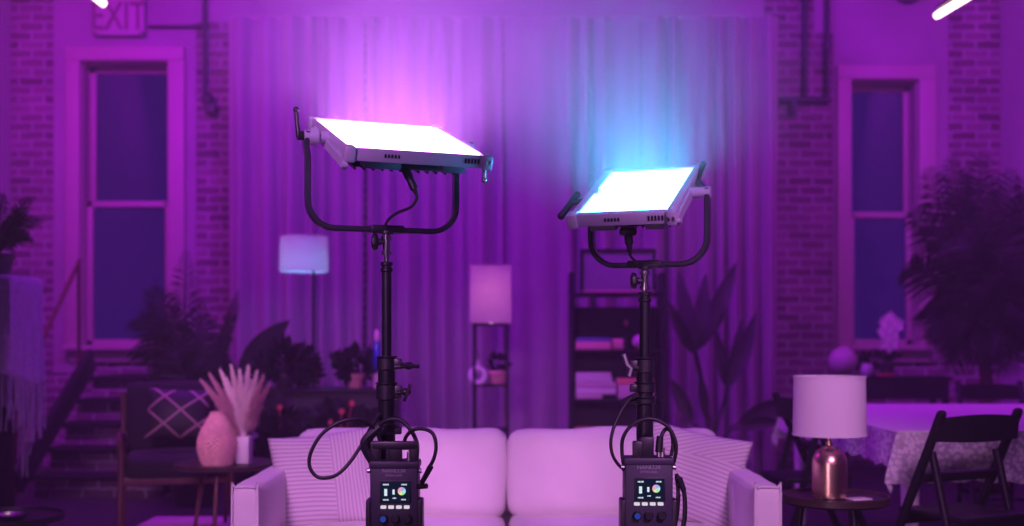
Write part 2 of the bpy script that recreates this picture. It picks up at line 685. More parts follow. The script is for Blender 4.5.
WIN = {1: (-3.93, -3.13, 1.10, 3.69), 2: (3.087, 3.70, 1.10, 3.52)}
b = B()
T = 0.30
xs = [XL, WIN[1][0], WIN[1][1], WIN[2][0], WIN[2][1], XR]


def wall_piece(x0, x1, z0, z1, mat, proud=0.0):
    box(b, ((x0 + x1) / 2, YB + T / 2 - proud / 2, (z0 + z1) / 2), (x1 - x0, T + proud, z1 - z0), mat=mat)


wall_piece(xs[0], xs[1], 0, ZC, 0)
wall_piece(xs[2], xs[3], 0, ZC, 0)
wall_piece(xs[4], xs[5], 0, ZC, 0)
for w in (1, 2):
    x0, x1, z0, z1 = WIN[w]
    wall_piece(x0, x1, 0, z0, 0)
    wall_piece(x0, x1, z1, ZC, 0)
# plaster skim round the openings and above them


def skim(x0, x1, z0, z1):
    box(b, ((x0 + x1) / 2, YB - 0.006, (z0 + z1) / 2), (x1 - x0, 0.012, z1 - z0), mat=1)


skim(-4.18, WIN[1][0], 0.85, 4.05)
skim(WIN[1][1], -2.88, 0.85, 4.05)
skim(WIN[1][0], WIN[1][1], WIN[1][3], 4.05)
skim(2.93, WIN[2][0], 0.95, 3.55)
skim(WIN[2][1], 3.98, 0.95, 3.95)
skim(2.75, 3.98, 3.95, ZC)
skim(WIN[2][0], WIN[2][1], WIN[2][3], 3.95)
skim(2.93, WIN[2][0], 3.55, 3.95)
skim(-4.18, 2.3, 4.05, ZC)
struct('wall_back', b, [BRICK, PLASTER], flat=True)

b = B()
box(b, (XL + 0.01, 3.3, 0.07), (0.02, 14.3, 0.14), 0.004)
struct('baseboard_left', b, PAINT)
b = B()
box(b, (XR - 0.01, 3.3, 0.07), (0.02, 14.3, 0.14), 0.004)
struct('baseboard_right', b, PAINT)


def window(n, meet):
    x0, x1, z0, z1 = WIN[n]
    cw = 0.13
    yc = YB - 0.028
    b = B()
    box(b, (x0 - cw / 2, yc, (z0 + z1) / 2), (cw, 0.056, z1 - z0 + 0.004), 0.008)
    box(b, (x1 + cw / 2 + 0.012, yc, (z0 + z1) / 2), (cw + 0.024, 0.056, z1 - z0 + 0.004), 0.008)
    box(b, ((x0 + x1) / 2 + 0.01, yc, z1 + cw / 2), (x1 - x0 + 2 * cw + 0.02, 0.058, cw), 0.008)
    root = struct('window_%d' % n, b, PAINT)
    b = B()                                        # reveal lining
    box(b, (x0 + 0.006, YB + 0.13, (z0 + z1) / 2), (0.012, 0.26, z1 - z0))
    box(b, (x1 - 0.006, YB + 0.13, (z0 + z1) / 2), (0.012, 0.26, z1 - z0))
    box(b, ((x0 + x1) / 2, YB + 0.13, z1 - 0.006), (x1 - x0, 0.26, 0.012))
    struct('window_reveal', b, PAINT, root)
    b = B()
    box(b, ((x0 + x1) / 2, YB + 0.05, z0 - 0.02), (x1 - x0 + 2 * cw, 0.36, 0.045), 0.01)
    box(b, ((x0 + x1) / 2, YB - 0.022, z0 - 0.095), (x1 - x0 + 2 * cw - 0.06, 0.045, 0.11), 0.006)
    struct('window_sill', b, PAINT, root)

    def sash(y, za, zb, nm):
        st = 0.055
        b = B()
        xa, xb = x0 + 0.012, x1 - 0.012
        box(b, (xa + st / 2, y, (za + zb) / 2), (st, 0.045, zb - za), 0.006)
        box(b, (xb - st / 2, y, (za + zb) / 2), (st, 0.045, zb - za), 0.006)
        box(b, ((xa + xb) / 2, y, zb - st / 2), (xb - xa, 0.045, st), 0.006)
        box(b, ((xa + xb) / 2, y, za + st / 2), (xb - xa, 0.045, st), 0.006)
        s = struct('window_sash', b, PAINT, root)
        b = B()
        box(b, ((xa + xb) / 2, y + 0.005, (za + zb) / 2), (xb - xa - 2 * st + 0.01, 0.006, zb - za - 2 * st + 0.01))
        struct('window_pane', b, NIGHT, s)
    sash(YB + 0.20, meet - 0.03, z1 - 0.012, 'upper')
    sash(YB + 0.12, z0, meet + 0.03, 'lower')


window(1, 2.40)
window(2, 2.30)

# exit board over the left-hand window
px = lambda x, y, Y: P(x, y, Y)
sg = thing('exit_sign', 'pale EXIT board with dark letters above the window behind the steps', 'sign', (P(122, 19, YB).x, YB - 0.012, 4.08))
b = B()
box(b, (0, -0.04, 0), (0.46, 0.08, 0.34), 0.012)
obj('sign_board', b, EXITB, sg)
b = B()
box(b, (0, -0.082, 0.155), (0.46, 0.01, 0.03), 0.003)
box(b, (0, -0.082, -0.155), (0.46, 0.01, 0.03), 0.003)
box(b, (0.215, -0.082, 0), (0.03, 0.01, 0.34), 0.003)
box(b, (-0.215, -0.082, 0), (0.03, 0.01, 0.34), 0.003)
obj('sign_rim', b, EXITB, sg)
t = text_bm('EXIT', 0.30, 0.006)
b = B()
merge(b, t, Matrix.Translation((0, -0.086, -0.01)) @ UPRIGHT @ Matrix.Diagonal((0.80, 1.22, 1, 1)))
obj('sign_lettering', b, EXITL, sg, flat=True)

# surface pipes
b = B()
xp = P(206, 0, YB).x
yp = YB - 0.045
cyl(b, (xp, yp, 3.34), (xp, yp, ZC), 0.022, n=12)
cyl(b, (P(150, 0, YB).x, yp, 4.0), (xp, yp, 4.0), 0.014, n=12)
lathe(b, [(0.0, -0.03), (0.05, -0.03), (0.055, 0.03), (0.03, 0.06), (0.0, 0.06)], (xp + 0.03, yp - 0.02, 3.33), 16)
box(b, (xp + 0.06, yp - 0.01, 3.25), (0.10, 0.07, 0.10), 0.015)
tag(obj('conduit_pipe', b, PIPE), 'dark conduit pipe running down the brick beside the EXIT board', 'pipe')
b = B()
for x in (804, 826):
    cyl(b, (P(x, 0, YB).x, yp, P(x, 101, YB).z), (P(x, 0, YB).x, yp, ZC), 0.024, n=12)
zb = P(0, 101, YB).z
cyl(b, (P(780, 0, YB).x, yp, zb), (P(829, 0, YB).x, yp, zb), 0.032, n=12)
box(b, (P(792, 0, YB).x, yp - 0.01, zb - 0.07), (0.06, 0.05, 0.12), 0.015)
box(b, (P(826, 0, YB).x, yp - 0.01, P(0, 45, YB).z), (0.06, 0.06, 0.14), 0.015)
tag(obj('sprinkler_pipe', b, PIPE), 'dark twin pipes meeting a crossbar on the brick above the right window', 'pipe')
b = B()
lathe(b, [(0.0, 0.0), (0.11, 0.0), (0.14, 0.02), (0.14, 0.05), (0.11, 0.05), (0.10, 0.03), (0.0, 0.03)], (P(907, 0, YB).x, YB - 0.012, 4.345), 32, Euler((PI / 2, 0, 0)).to_matrix())
tag(obj('wall_vent', b, PIPE), 'round dark vent collar high above the right window', 'vent')

# hanging tubes
for x, y, sgn, lab in ((936, 16, 1, 'glowing warm tube light hanging over the window with the orchid'),
                       (104, 4, -1, 'glowing warm tube light hanging in front of the EXIT board')):
    Y = 8.6
    p = P(x, y, Y)
    d = Vector((0.10 * sgn if sgn > 0 else -0.02, -1, 0)).normalized()
    r = thing('tube_light', lab, 'light', p, 0, 'warm tube lights')
    b = B()
    cyl(b, (0, 0, 0), d * 1.2, 0.025, n=16, ch=0.016)
    obj('lit_tube', b, GL_TUBE, r)
    b = B()
    box(b, d * 0.6 + Vector((0, 0, 0.045)), (0.05, 1.1, 0.025), 0.004, (0, 0, math.atan2(-d.x, d.y) + PI))
    for k in (0.25, 0.95):
        cyl(b, d * k + Vector((0, 0, 0.05)), d * k + Vector((0, 0, ZC - p.z)), 0.004, n=6)
    obj('hanging_bracket', b, BLKMETAL, r)

# ------------------------------------------------------------------ curtains
YC = 9.75
cx0, cx1 = P(229, 0, YC).x, P(779, 0, YC).x
ZT = P(0, 18, YC).z
b = B()
cyl(b, (cx0, YC + 0.05, ZT + 0.012), (cx1, YC + 0.05, ZT + 0.012), 0.012, n=12)
for x in (cx0 + 0.02, (cx0 + cx1) / 2, cx1 - 0.02):
    cyl(b, (x, YC + 0.05, ZT + 0.012), (x, YB, ZT + 0.012), 0.008, n=8)
rod = tag(obj('curtain_rod', b, PAINT), 'thin pale rod carrying the wide curtains across the back wall', 'curtain rod')
CLAB = ['pale linen curtain drop behind the blue shaded floor lamp',
        'pale linen curtain drop behind the square shaded shelf lamp',
        'pale linen curtain drop behind the dark bookshelf',
        'pale linen curtain drop behind the tall dry leaves, next to the brick']
NP = 4
for i in range(NP):
    rr = random.Random(20 + i)
    a = cx0 + (cx1 - cx0) * i / NP
    e = cx0 + (cx1 - cx0) * (i + 1) / NP - 0.012
    n = 150
    # irregular pleats
    ks, xk = [], 0.0
    while xk < 1.0:
        w = rr.uniform(0.07, 0.20)
        ks.append((xk, w, rr.uniform(0.5, 1.0) * (1 if rr.random() > .25 else 0.35)))
        xk += w
    b = B()
    rows = 16
    g = []
    for j in range(rows + 1):
        z = 0.02 + (ZT - 0.02) * j / rows
        fz = 1 - j / rows
        row = []
        for k in range(n + 1):
            s = k / n
            y = 0
            for (k0, w, am) in ks:
                if k0 <= s <= k0 + w:
                    tt = (s - k0) / w
                    y = -math.sin(PI * tt) ** 2 * am * 0.17
            x = a + (e - a) * s + 0.012 * math.sin(s * 23 + i * 2 + fz * 1.3) * fz
            y += 0.012 * math.sin(s * 9 + fz * 2 + i)
            y *= 0.55 + 0.6 * fz
            row.append(b.verts.new((x, YC + y, z)))
        g.append(row)
    for j in range(rows):
        for k in range(n):
            b.faces.new((g[j][k], g[j][k + 1], g[j + 1][k + 1], g[j + 1][k]))
    bmesh.ops.solidify(b, geom=list(b.faces), thickness=0.004)
    tag(obj('curtain', b, CURT, angle=70), CLAB[i], 'curtain', 'linen curtain drops')

# ------------------------------------------------------------------ steps up to the window
st = thing('window_steps', 'dark steps with brick risers climbing to the window below the EXIT board', 'stairs', (-3.0, 8.35, 0))
nst = 5
run, rise = 0.29, 0.17
bt, brz = B(), B()
for i in range(nst):
    z = rise * (i + 1)
    y0 = run * i
    d = run if i < nst - 1 else 0.95
    box(bt, (0, y0 + d / 2 - 0.01, z - 0.02), (1.0, d + 0.02, 0.04), 0.008)
    box(brz, (0, y0 + d / 2 + 0.015, (z - 0.04) / 2), (0.96, d - 0.03, z - 0.04))
obj('tread', bt, TREAD, st)
obj('riser', brz, BRICK, st, flat=True)
for s in (-1, 1):
    b = B()
    x = 0.53 * s
    ang = math.atan2(rise, run)
    L = math.hypot(run * 4.3, rise * 4.3)
    box(b, (x, run * 2.0, rise * 2.0 + 0.22), (0.05, L + 0.25, 0.20), 0.01, (ang, 0, 0))
    obj('stringer', b, BLACKWOOD, st)
hr = thing('handrail', 'slim reddish handrail on the left side of the window steps', 'railing', (-3.62, 8.35, 0))
b = B()
tube(b, [(0, 0.02, 0.72), (0, 1.28, 1.82)], 0.018, sub=0)
obj('top_rail', b, REDWOOD, hr)
for y, z in ((0.04, 0.74), (1.26, 1.80)):
    b = B()
    cyl(b, (0, y, 0.0 if y < 1 else 0.0), (0, y, z), 0.016, n=10)
    obj('post', b, REDWOOD, hr)

# ------------------------------------------------------------------ plants


def frond(bm, p0, p1, bend, nleaf, wleaf, lleaf, droop=0.3, side=None, seed=0, tipw=0.3):
    """feathered palm frond from p0 to p1, rachis bending sideways by the vector bend"""
    rr = random.Random(seed)
    p0, p1, bend = Vector(p0), Vector(p1), Vector(bend)
    axis = (p1 - p0).normalized()

    def at(t):
        return p0.lerp(p1, t) + bend * (4 * t * (1 - t)) * 0.5
    pts = [at(k / 8) for k in range(9)]
    tube(bm, pts, lambda t: 0.011 * (1 - t) + 0.002, n=6, sub=2)
    sd = Vector(side) if side is not None else axis.cross(Vector((0, 1, 0.2)))
    if sd.length < 0.1:
        sd = Vector((1, 0, 0))
    sd.normalize()
    for k in range(nleaf):
        t = 0.18 + 0.82 * k / (nleaf - 1)
        p = at(t)
        tg = (at(min(t + 0.02, 1)) - at(t - 0.02)).normalized()
        env = math.sin(PI * (0.12 + 0.86 * t)) ** 0.6
        for s in (-1, 1):
            L = lleaf * env * rr.uniform(0.8, 1.1)
            d = (sd * s * 0.85 + tg * rr.uniform(0.45, 0.75) + Vector((0, rr.uniform(-0.35, 0.35), 0))).normalized()
            w = wleaf * env
            nrm = tg * w * 0.5
            q0, q1 = p, p + d * L * 0.5 + Vector((0, 0, -droop * L * 0.12))
            q2 = p + d * L + Vector((0, 0, -droop * L * 0.5))
            up = Vector((0, -0.25, 0.15)) * w
            v = [bm.verts.new(x) for x in (q0 - nrm * 0.5, q0 + nrm * 0.5, q1 + nrm + up, q1 - nrm + up, q2)]
            bm.faces.new((v[0], v[1], v[2], v[3]))
            bm.faces.new((v[3], v[2], v[4]))


def blade(bm, p0, p1, width, bend=(0, 0, 0), fold=0.3, wdir=None, n=12):
    """broad pointed leaf with a midrib fold"""
    p0, p1, bend = Vector(p0), Vector(p1), Vector(bend)
    ax = (p1 - p0).normalized()
    wd = Vector(wdir) if wdir is not None else ax.cross(Vector((0, 1, 0)))
    wd.normalize()
    nr = ax.cross(wd).normalized()
    rows = []
    for k in range(n + 1):
        t = k / n
        c = p0.lerp(p1, t) + bend * (4 * t * (1 - t)) * 0.5
        w = width / 2 * (math.sin(PI * t ** 0.8) ** 0.8 if 0 < t < 1 else 0.02)
        lift = nr * fold * w
        rows.append([bm.verts.new(c - wd * w + lift), bm.verts.new(c), bm.verts.new(c + wd * w + lift)])
    for a, c in zip(rows, rows[1:]):
        bm.faces.new((a[0], a[1], c[1], c[0]))
        bm.faces.new((a[1], a[2], c[2], c[1]))


def pot(parent, r0, r1, h, mat, name='pot', z0=0.0):
    b = B()
    lathe(b, [(0, z0), (r0, z0), (r0 + .005, z0 + .01), (r1, z0 + h - 0.03), (r1 + .012, z0 + h - .025), (r1 + .012, z0 + h), (r1 - .012, z0 + h), (r1 - .02, z0 + h - .05), (0, z0 + h - .05)], n=28)
    obj(name, b, mat, parent)
    b = B()
    lathe(b, [(0, z0 + h - 0.052), (r1 - .014, z0 + h - 0.052), (r1 - .03, z0 + h - 0.035), (0, z0 + h - 0.03)], n=20)
    obj('soil', b, STEM, parent)


def rel(p, base):
    return Vector(p) - Vector(base)


# big palm by the right-hand wall
Y = 8.7
base = Vector((P(984, 0, Y).x, Y, 0))
pl = thing('potted_palm', 'tall dark feathery palm standing by the wall behind the lace covered table', 'plant', base)
pot(pl, 0.15, 0.20, 0.36, POTD)
b = B()
tube(b, [(0, 0, 0.33), (0.02, 0, 0.75), (0.0, 0.02, 1.2), (0.0, 0, 1.32)], lambda t: 0.055 - 0.018 * t, n=12)
obj('trunk', b, BARK, pl)
crown = P(982, 320, Y)
tips = [((912, 212), (0, -.2, .18)), ((928, 168), (0, .1, .12)), ((950, 158), (0, -.1, .05)), ((982, 150), (0, .1, 0)), ((1012, 170), (0, -.2, .1)),
        ((1035, 190), (0, .1, .16)), ((905, 268), (0, .2, .3)), ((1050, 240), (0, .1, .2)), ((925, 330), (0, -.3, .25)), ((1045, 320), (0, -.2, .25)),
        ((965, 172), (0, -.4, .1)), ((1000, 190), (0, -.5, .1)), ((940, 240), (0, -.5, .2)), ((1020, 262), (0, -.4, .2)), ((950, 372), (0, -.3, .2)), ((1012, 375), (0, -.35, .2)),
        ((985, 215), (0, -.6, 0)), ((930, 300), (0, .4, .2)), ((1038, 282), (0, .4, .2)), ((960, 268), (0, -.55, .1)), ((1005, 300), (0, -.55, .1)), ((940, 352), (0, .3, .2)), ((1024, 350), (0, .3, .2))]
for i, ((x, y), bd) in enumerate(tips):
    b = B()
    off = Vector((random.uniform(-.03, .03), random.uniform(-.03, .03), random.uniform(-.12, .1)))
    tip = P(x, y, Y + random.uniform(-.25, .25)) if tips[i][0][0] else None
    frond(b, rel(crown, base) + off, rel(tip, base), bd, 64, 0.021, 0.27, 0.5, seed=i)
    obj('frond', b, LEAF, pl, angle=180)

# palm in the corner left of the curtain
Y = 8.0
base = Vector((P(196, 0, Y).x, Y, 0))
pl = thing('potted_palm', 'dark palm with upright feathery fronds between the armchair and the curtain', 'plant', base)
pot(pl, 0.15, 0.19, 0.34, POTD)
b = B()
tube(b, [(0, 0, 0.3), (0.01, 0, 0.55), (0, 0, 0.78)], lambda t: 0.045 - 0.012 * t, n=10)
obj('trunk', b, BARK, pl)
crown = P(196, 405, Y)
for i, ((x, y), bd) in enumerate([((187, 252), (-.1, 0, 0)), ((238, 290), (.05, 0, -.05)), ((150, 288), (-.05, .1, .25)), ((136, 318), (-.05, -.1, .3)),
                                  ((168, 300), (0, -.2, .1)), ((212, 320), (0, -.2, 0)), ((130, 352), (0, .1, .3)), ((200, 300), (0, .2, 0)), ((178, 335), (0, -.4, .1)),
                                  ((222, 345), (0, -.3, .05)), ((150, 372), (0, -.2, .2)), ((240, 370), (0, .1, .1)), ((190, 350), (0, -.5, 0))]):
    b = B()
    narrow = i == 1
    frond(b, rel(crown, base) + Vector((random.uniform(-.03, .03), 0, 0)), rel(P(x, y, Y + random.uniform(-.2, .2)), base), bd, 46, 0.015 if not narrow else 0.022, 0.20 if not narrow else 0.085, 0.4, seed=40 + i)
    obj('frond', b, LEAF, pl, angle=180)

# broad leaved plant beside it
Y = 8.4
base = Vector((P(250, 0, Y).x, Y, 0))
pl = thing('leaf_plant', 'dark broad-leaved plant fanning out behind the pampas grass', 'plant', base)
pot(pl, 0.11, 0.15, 0.30, POTD)
for i, (q0, q1, w, bd) in enumerate([((238, 376), (290, 320), .17, (0, 0, .05)), ((244, 390), (296, 362), .13, (0, 0, .08)), ((236, 385), (216, 352), .11, (0, 0, .05)), ((252, 400), (270, 372), .12, (0, -.1, .05))]):
    b = B()
    a, c = rel(P(*q0, Y), base), rel(P(*q1, Y), base)
    blade(b, a, c, w, bd, 0.25)
    tube(b, [(0, 0, 0.26), Vector((0, 0, 0.26)).lerp(a, .6) + Vector((0, 0, .05)), a], 0.007, n=6, sub=4)
    obj('leaf', b, LEAF, pl, angle=180)

# tall dry leaves before the curtain on the right
Y = 8.9
base = Vector((P(714, 0, Y).x, Y, 0))
pl = thing('dry_leaf_plant', 'tall plant with folded dry leaves in front of the curtain right of the bookshelf', 'plant', base)
pot(pl, 0.13, 0.17, 0.34, POTD)
LV = [((694, 352), (678, 268), .13, (-.02, 0, 0), 1), ((695, 352), (736, 262), .15, (.03, 0, 0), 1), ((696, 350), (706, 272), .13, (0, -.05, 0), 1),
      ((694, 354), (668, 300), .10, (-.03, 0, 0), 0), ((728, 388), (756, 312), .12, (.02, 0, 0), 1), ((727, 388), (716, 330), .10, (0, 0, 0), 1), ((729, 386), (742, 318), .10, (0, -.05, 0), 0),
      ((692, 424), (670, 378), .11, (0, 0, .02), 1), ((738, 424), (798, 402), .16, (0, 0, .05), 1), ((740, 428), (785, 425), .10, (0, 0, .06), 0), ((706, 420), (700, 372), .08, (0, 0, 0), 1)]
for i, (q0, q1, w, bd, _) in enumerate(LV):
    b = B()
    dy = random.uniform(-.12, .12)
    a, c = rel(P(*q0, Y + dy), base), rel(P(*q1, Y + dy), base)
    blade(b, a, c, w, bd, 0.55)
    tube(b, [(random.uniform(-.05, .05), random.uniform(-.05, .05), 0.3), Vector((0, 0, 0.4)).lerp(a, .6), a], 0.009, n=6, sub=4)
    obj('leaf', b, LEAFB, pl, angle=180)


def bush(bm, c, s, n, size, rr):
    for k in range(n):
        d = Vector((rr.gauss(0, 1), rr.gauss(0, 1), rr.gauss(0, 1))).normalized() * rr.uniform(0.3, 1.0) ** 0.5
        p = Vector(c) + Vector((d.x * s[0], d.y * s[1], d.z * s[2]))
        ax = (d + Vector((rr.uniform(-.5, .5), rr.uniform(-.5, .5), rr.uniform(-.2, .6)))).normalized()
        L = size * rr.uniform(0.7, 1.3)
        blade(bm, p, p + ax * L, L * 0.55, (0, 0, -0.1 * L), 0.3, wdir=ax.cross(Vector((rr.uniform(-1, 1), rr.uniform(-1, 1), 0.3))), n=5)


# dark sideboard behind the sofa
Y = 7.9
SBX0, SBX1 = P(264, 0, Y).x, P(398, 0, Y).x
sz = P(0, 388, Y).z
sb = thing('sideboard', 'dark low sideboard carrying leafy pots behind the sofa', 'cabinet', ((SBX0 + SBX1) / 2, Y, 0))
W = SBX1 - SBX0
b = B()
box(b, (0, 0, sz / 2 + 0.05), (W, 0.38, sz - 0.14), 0.006)
obj('cabinet_body', b, BLACKWOOD, sb)
b = B()
box(b, (0, 0, sz - 0.015), (W + 0.03, 0.42, 0.03), 0.006)
obj('cabinet_top', b, BLACKWOOD, sb)
for k in (-1, 1):
    b = B()
    box(b, (k * W / 4, -0.198, sz / 2 + 0.04), (W / 2 - 0.02, 0.018, sz - 0.2), 0.004)
    d = obj('door', b, BLACKWOOD, sb)
    b = B()
    cyl(b, (k * 0.03, -0.207, sz / 2), (k * 0.03, -0.235, sz / 2), 0.012)
    obj('knob', b, BRASS, d)
for k in (-1, 1):
    for q in (-1, 1):
        b = B()
        cyl(b, (k * (W / 2 - .06), q * .13, 0), (k * (W / 2 - .06), q * .13, 0.13), 0.014, 0.02)
        obj('leg', b, BLACKWOOD, sb)


def pot_plant(name, lab, x, y, Y, rp, hp, bs, n, size, pm, seed, z=None, flowers=(), bush_dz=None, leaf=LEAF):
    p = P(x, y, Y)
    if z is not None:
        p.z = z
    pl = thing(name, lab, 'plant', p)
    pot(pl, rp * 0.75, rp, hp, pm)
    rr = random.Random(seed)
    b = B()
    bush(b, (0, 0, hp + bs[2] * (0.8 if bush_dz is None else bush_dz)), bs, n, size, rr)
    obj('foliage', b, leaf, pl, angle=180)
    b = B()
    for k in range(5):
        a = rr.uniform(0, 2 * PI)
        tube(b, [(0, 0, hp - 0.05), (0.3 * bs[0] * math.cos(a), 0.3 * bs[1] * math.sin(a), hp + bs[2] * 0.5), (0.6 * bs[0] * math.cos(a), .6 * bs[1] * math.sin(a), hp + bs[2])], 0.004, n=5, sub=3)
    obj('stem', b, STEM, pl)
    for fx, fy in flowers:
        b = B()
        q = rel(P(fx, fy, Y - bs[1] - 0.01), p)
        for k in range(6):
            a = k * PI / 3
            d = Vector((math.cos(a), -0.4, math.sin(a)))
            blade(b, q, q + d * 0.022, 0.017, n=4)
        ball(b, q + Vector((0, -0.006, 0)), 0.006, 8)
        tube(b, [q, q.lerp(Vector((0, 0, hp)), .5), (0, 0, hp)], 0.003, n=5, sub=3)
        obj('flower', b, REDF, pl, angle=180)
    return pl


pot_plant('potted_shrub', 'round dark bush at the left end of the sideboard, behind the sofa arm', 285, 388, Y - .02, 0.07, 0.10, (0.17, 0.13, 0.10), 190, 0.09, POTD, 1, z=sz)
pot_plant('potted_shrub', 'tall clipped dark bush on the sideboard under the blue shaded lamp', 302, 388, Y + 0.1, 0.05, 0.07, (0.09, 0.08, 0.10), 110, 0.08, POTD, 2, z=sz, bush_dz=0.75)
pot_plant('potted_shrub', 'spiky dark bush in a pinkish pot at the right end of the sideboard', 355, 388, Y - .03, 0.055, 0.10, (0.11, 0.09, 0.07), 110, 0.09, PINKB, 3, z=sz, bush_dz=0.9)
# flowering plant standing on the floor before the sideboard
pot_plant('flowering_plant', 'dark leafy plant with small red flowers right behind the sofa', 338, 0, 7.35, 0.14, 0.30, (0.26, 0.14, 0.20), 260, 0.11, POTD, 4, z=0.0125, flowers=((342, 411), (352, 403), (330, 422)), bush_dz=0.95)
pot_plant('flowering_plant', 'dark leafy plant with one red flower beside the pampas grass', 281, 0, 7.3, 0.12, 0.30, (0.12, 0.12, 0.22), 170, 0.10, POTD, 5, z=0.0125, flowers=((280, 407),), bush_dz=0.95)

# slim blue bottle
p = P(377, 0, Y - 0.06)
p.z = sz
bt_ = thing('bottle', 'slim blue glass bottle with pink stopper standing on a pale foot by the dark pole', 'bottle', p)
b = B()
lathe(b, [(0, 0), (0.024, 0), (0.026, 0.01), (0.022, 0.10), (0.012, 0.108), (0, 0.108)], n=18)
obj('bottle_foot', b, PINKW, bt_)
b = B()
lathe(b, [(0, 0.108), (0.012, 0.108), (0.030, 0.135), (0.030, 0.20), (0.024, 0.27), (0.018, 0.325), (0, 0.325)], n=18)
obj('bottle_body', b, BLUEGL, bt_)
b = B()
lathe(b, [(0, 0.325), (0.017, 0.325), (0.021, 0.34), (0.017, 0.38), (0.008, 0.40), (0, 0.40)], n=18)
obj('stopper', b, PINKW, bt_)

# ------------------------------------------------------------------ floor lamps


def drum(parent, r0, r1, z0, z1, mat, square=False, name='lamp_shade'):
    b = B()
    if square:
        h = r0
        for sx, sy, ex, ey in ((0, -1, 2 * h, .004), (0, 1, 2 * h, .004), (1, 0, .004, 2 * h), (-1, 0, .004, 2 * h)):
            box(b, (sx * h, sy * h, (z0 + z1) / 2), (ex + .004, ey, z1 - z0))
    else:
        lathe(b, [(r0, z0), (r1, z1), (r1 - .004, z1), (r0 - .004, z0), (r0, z0)], n=48)
    s = obj(name, b, mat, parent)
    b = B()
    if square:
        for q_, zz in enumerate((z0 + .004, z1 - .004)):
            if q_:
                obj('shade_trim', b, mat, s)
                b = B()
            for sx, sy, ex, ey in ((0, -1, 2 * r0 + .012, .008), (0, 1, 2 * r0 + .012, .008), (1, 0, .008, 2 * r0 + .012), (-1, 0, .008, 2 * r0 + .012)):
                box(b, (sx * r0, sy * r0, zz), (ex, ey, .008))
    else:
        for q_, (rr_, zz) in enumerate(((r0, z0), (r1, z1))):
            if q_:
                obj('shade_trim', b, mat, s)
                b = B()
            lathe(b, [(rr_ + .0025, zz - .004), (rr_ + .0025, zz + .004), (rr_ - .006, zz + .004), (rr_ - .006, zz - .004), (rr_ + .0025, zz - .004)], n=48)
    obj('shade_trim', b, mat, s)
    return s


def lamp_point(name, loc, col, power, r=0.04):
    l = bpy.data.lights.new(name, 'POINT')
    l.color = col
    l.energy = power
    l.shadow_soft_size = r
    o = bpy.data.objects.new(name, l)
    COL.objects.link(o)
    o.location = loc
    return o


Y = 8.7
p = P(304, 0, Y)
p.z = 0
fl = thing('floor_lamp', 'floor lamp with a bluish glowing drum shade before the left curtain', 'lamp', p)
zs0, zs1 = P(0, 271, Y).z, P(0, 237, Y).z
drum(fl, 0.187, 0.178, zs0, zs1, SHADEF)
b = B()
cyl(b, (0.07, 0, 0.02), (0.07, 0, zs0 + 0.02), 0.011, n=12)
tube(b, [(0.07, 0, zs0 + .0), (0.06, 0, zs0 + .05), (0.03, 0, zs0 + .08), (0, 0, zs0 + 0.09)], 0.008, n=8)
obj('pole', b, BLKMETAL, fl)
b = B()
lathe(b, [(0, 0), (0.14, 0), (0.14, 0.015), (0.03, 0.025), (0, 0.025)], (0.05, 0, 0), 32)
obj('base', b, BLKMETAL, fl)
b = B()
cyl(b, (0, 0, zs0 + .085), (0, 0, zs0 + .115), 0.016, n=12)
ball(b, (0, 0, zs0 + .145), 0.032, 14)
obj('bulb', b, glow('cool_bulb', (0.15, 0.6, 1.0), 6), fl)
L = lamp_point('lamp_glow', (p.x, p.y, zs0 + .03), (0.10, 0.5, 1.0), 2.4, .035)

Y = 8.6
p = P(491, 0, Y)
p.z = 0
sl = thing('shelf_lamp', 'floor lamp with square shade on a dark four post shelf frame', 'lamp', p)
h = 0.135
z0, z1 = P(0, 323, Y).z, P(0, 266, Y).z
drum(sl, 0.150, 0.150, z0, z1, SHADEF, True)
for sx in (-1, 1):
    for sy in (-1, 1):
        b = B()
        box(b, (sx * (h - .012), sy * (h - .012), (z0 - .01) / 2), (.022, .022, z0 - .01), .003)
        obj('post', b, BLACKWOOD, sl)
SHZ = P(0, 384.5, Y - h).z
for z in (0.10, 0.48, SHZ - 0.009, z0 - .012):
    b = B()
    box(b, (0, 0, z), (2 * h, 2 * h, .018), .003)
    obj('shelf', b, BLACKWOOD, sl)
b = B()
cyl(b, (0, 0, z0 - .004), (0, 0, z0 + .10), 0.014, n=12)
ball(b, (0, 0, z0 + .14), 0.03, 14)
obj('bulb', b, glow('dim_pink_bulb', (1.0, 0.45, 0.75), 2), sl)
lamp_point('lamp_glow', (p.x, p.y, (z0 + z1) / 2 + .03), (1.0, 0.36, 0.72), 1.0, .05)
# ring vase and little plant on its shelf
q = Vector((P(478, 0, Y - .05).x, Y - .05, SHZ))
rv = thing('ring_vase', 'small pale ring shaped vase on the shelf of the square shaded lamp', 'vase', q)
b = B()
tube(b, [(0.052 * math.cos(a), 0, 0.062 + 0.052 * math.sin(a)) for a in [k * PI / 8 for k in range(16)]], 0.022, n=12, sub=3, closed=True)
cyl(b, (0, 0, 0.125), (0, 0, 0.18), 0.012, 0.009, n=12)
lathe(b, [(0, 0), (0.028, 0), (0.02, 0.02), (0, 0.02)], n=16)
obj('vase_body', b, WHITEC, rv)
b = B()
tube(b, [(0, 0, .175), (0.004, 0, .21), (0, 0, .245)], .003, n=6)
obj('dry_stem', b, STEM, rv)
q = Vector((P(498, 0, Y - .04).x, Y - .04, SHZ))
pp = thing('succulent_pot', 'little leafy pot beside the ring vase on the lamp shelf', 'plant', q)
pot(pp, 0.045, 0.06, 0.10, PINKB)
b = B()
bush(b, (0, 0, 0.16), (0.062, 0.05, 0.05), 80, 0.05, random.Random(9))
obj('foliage', b, LEAF, pp, angle=180)

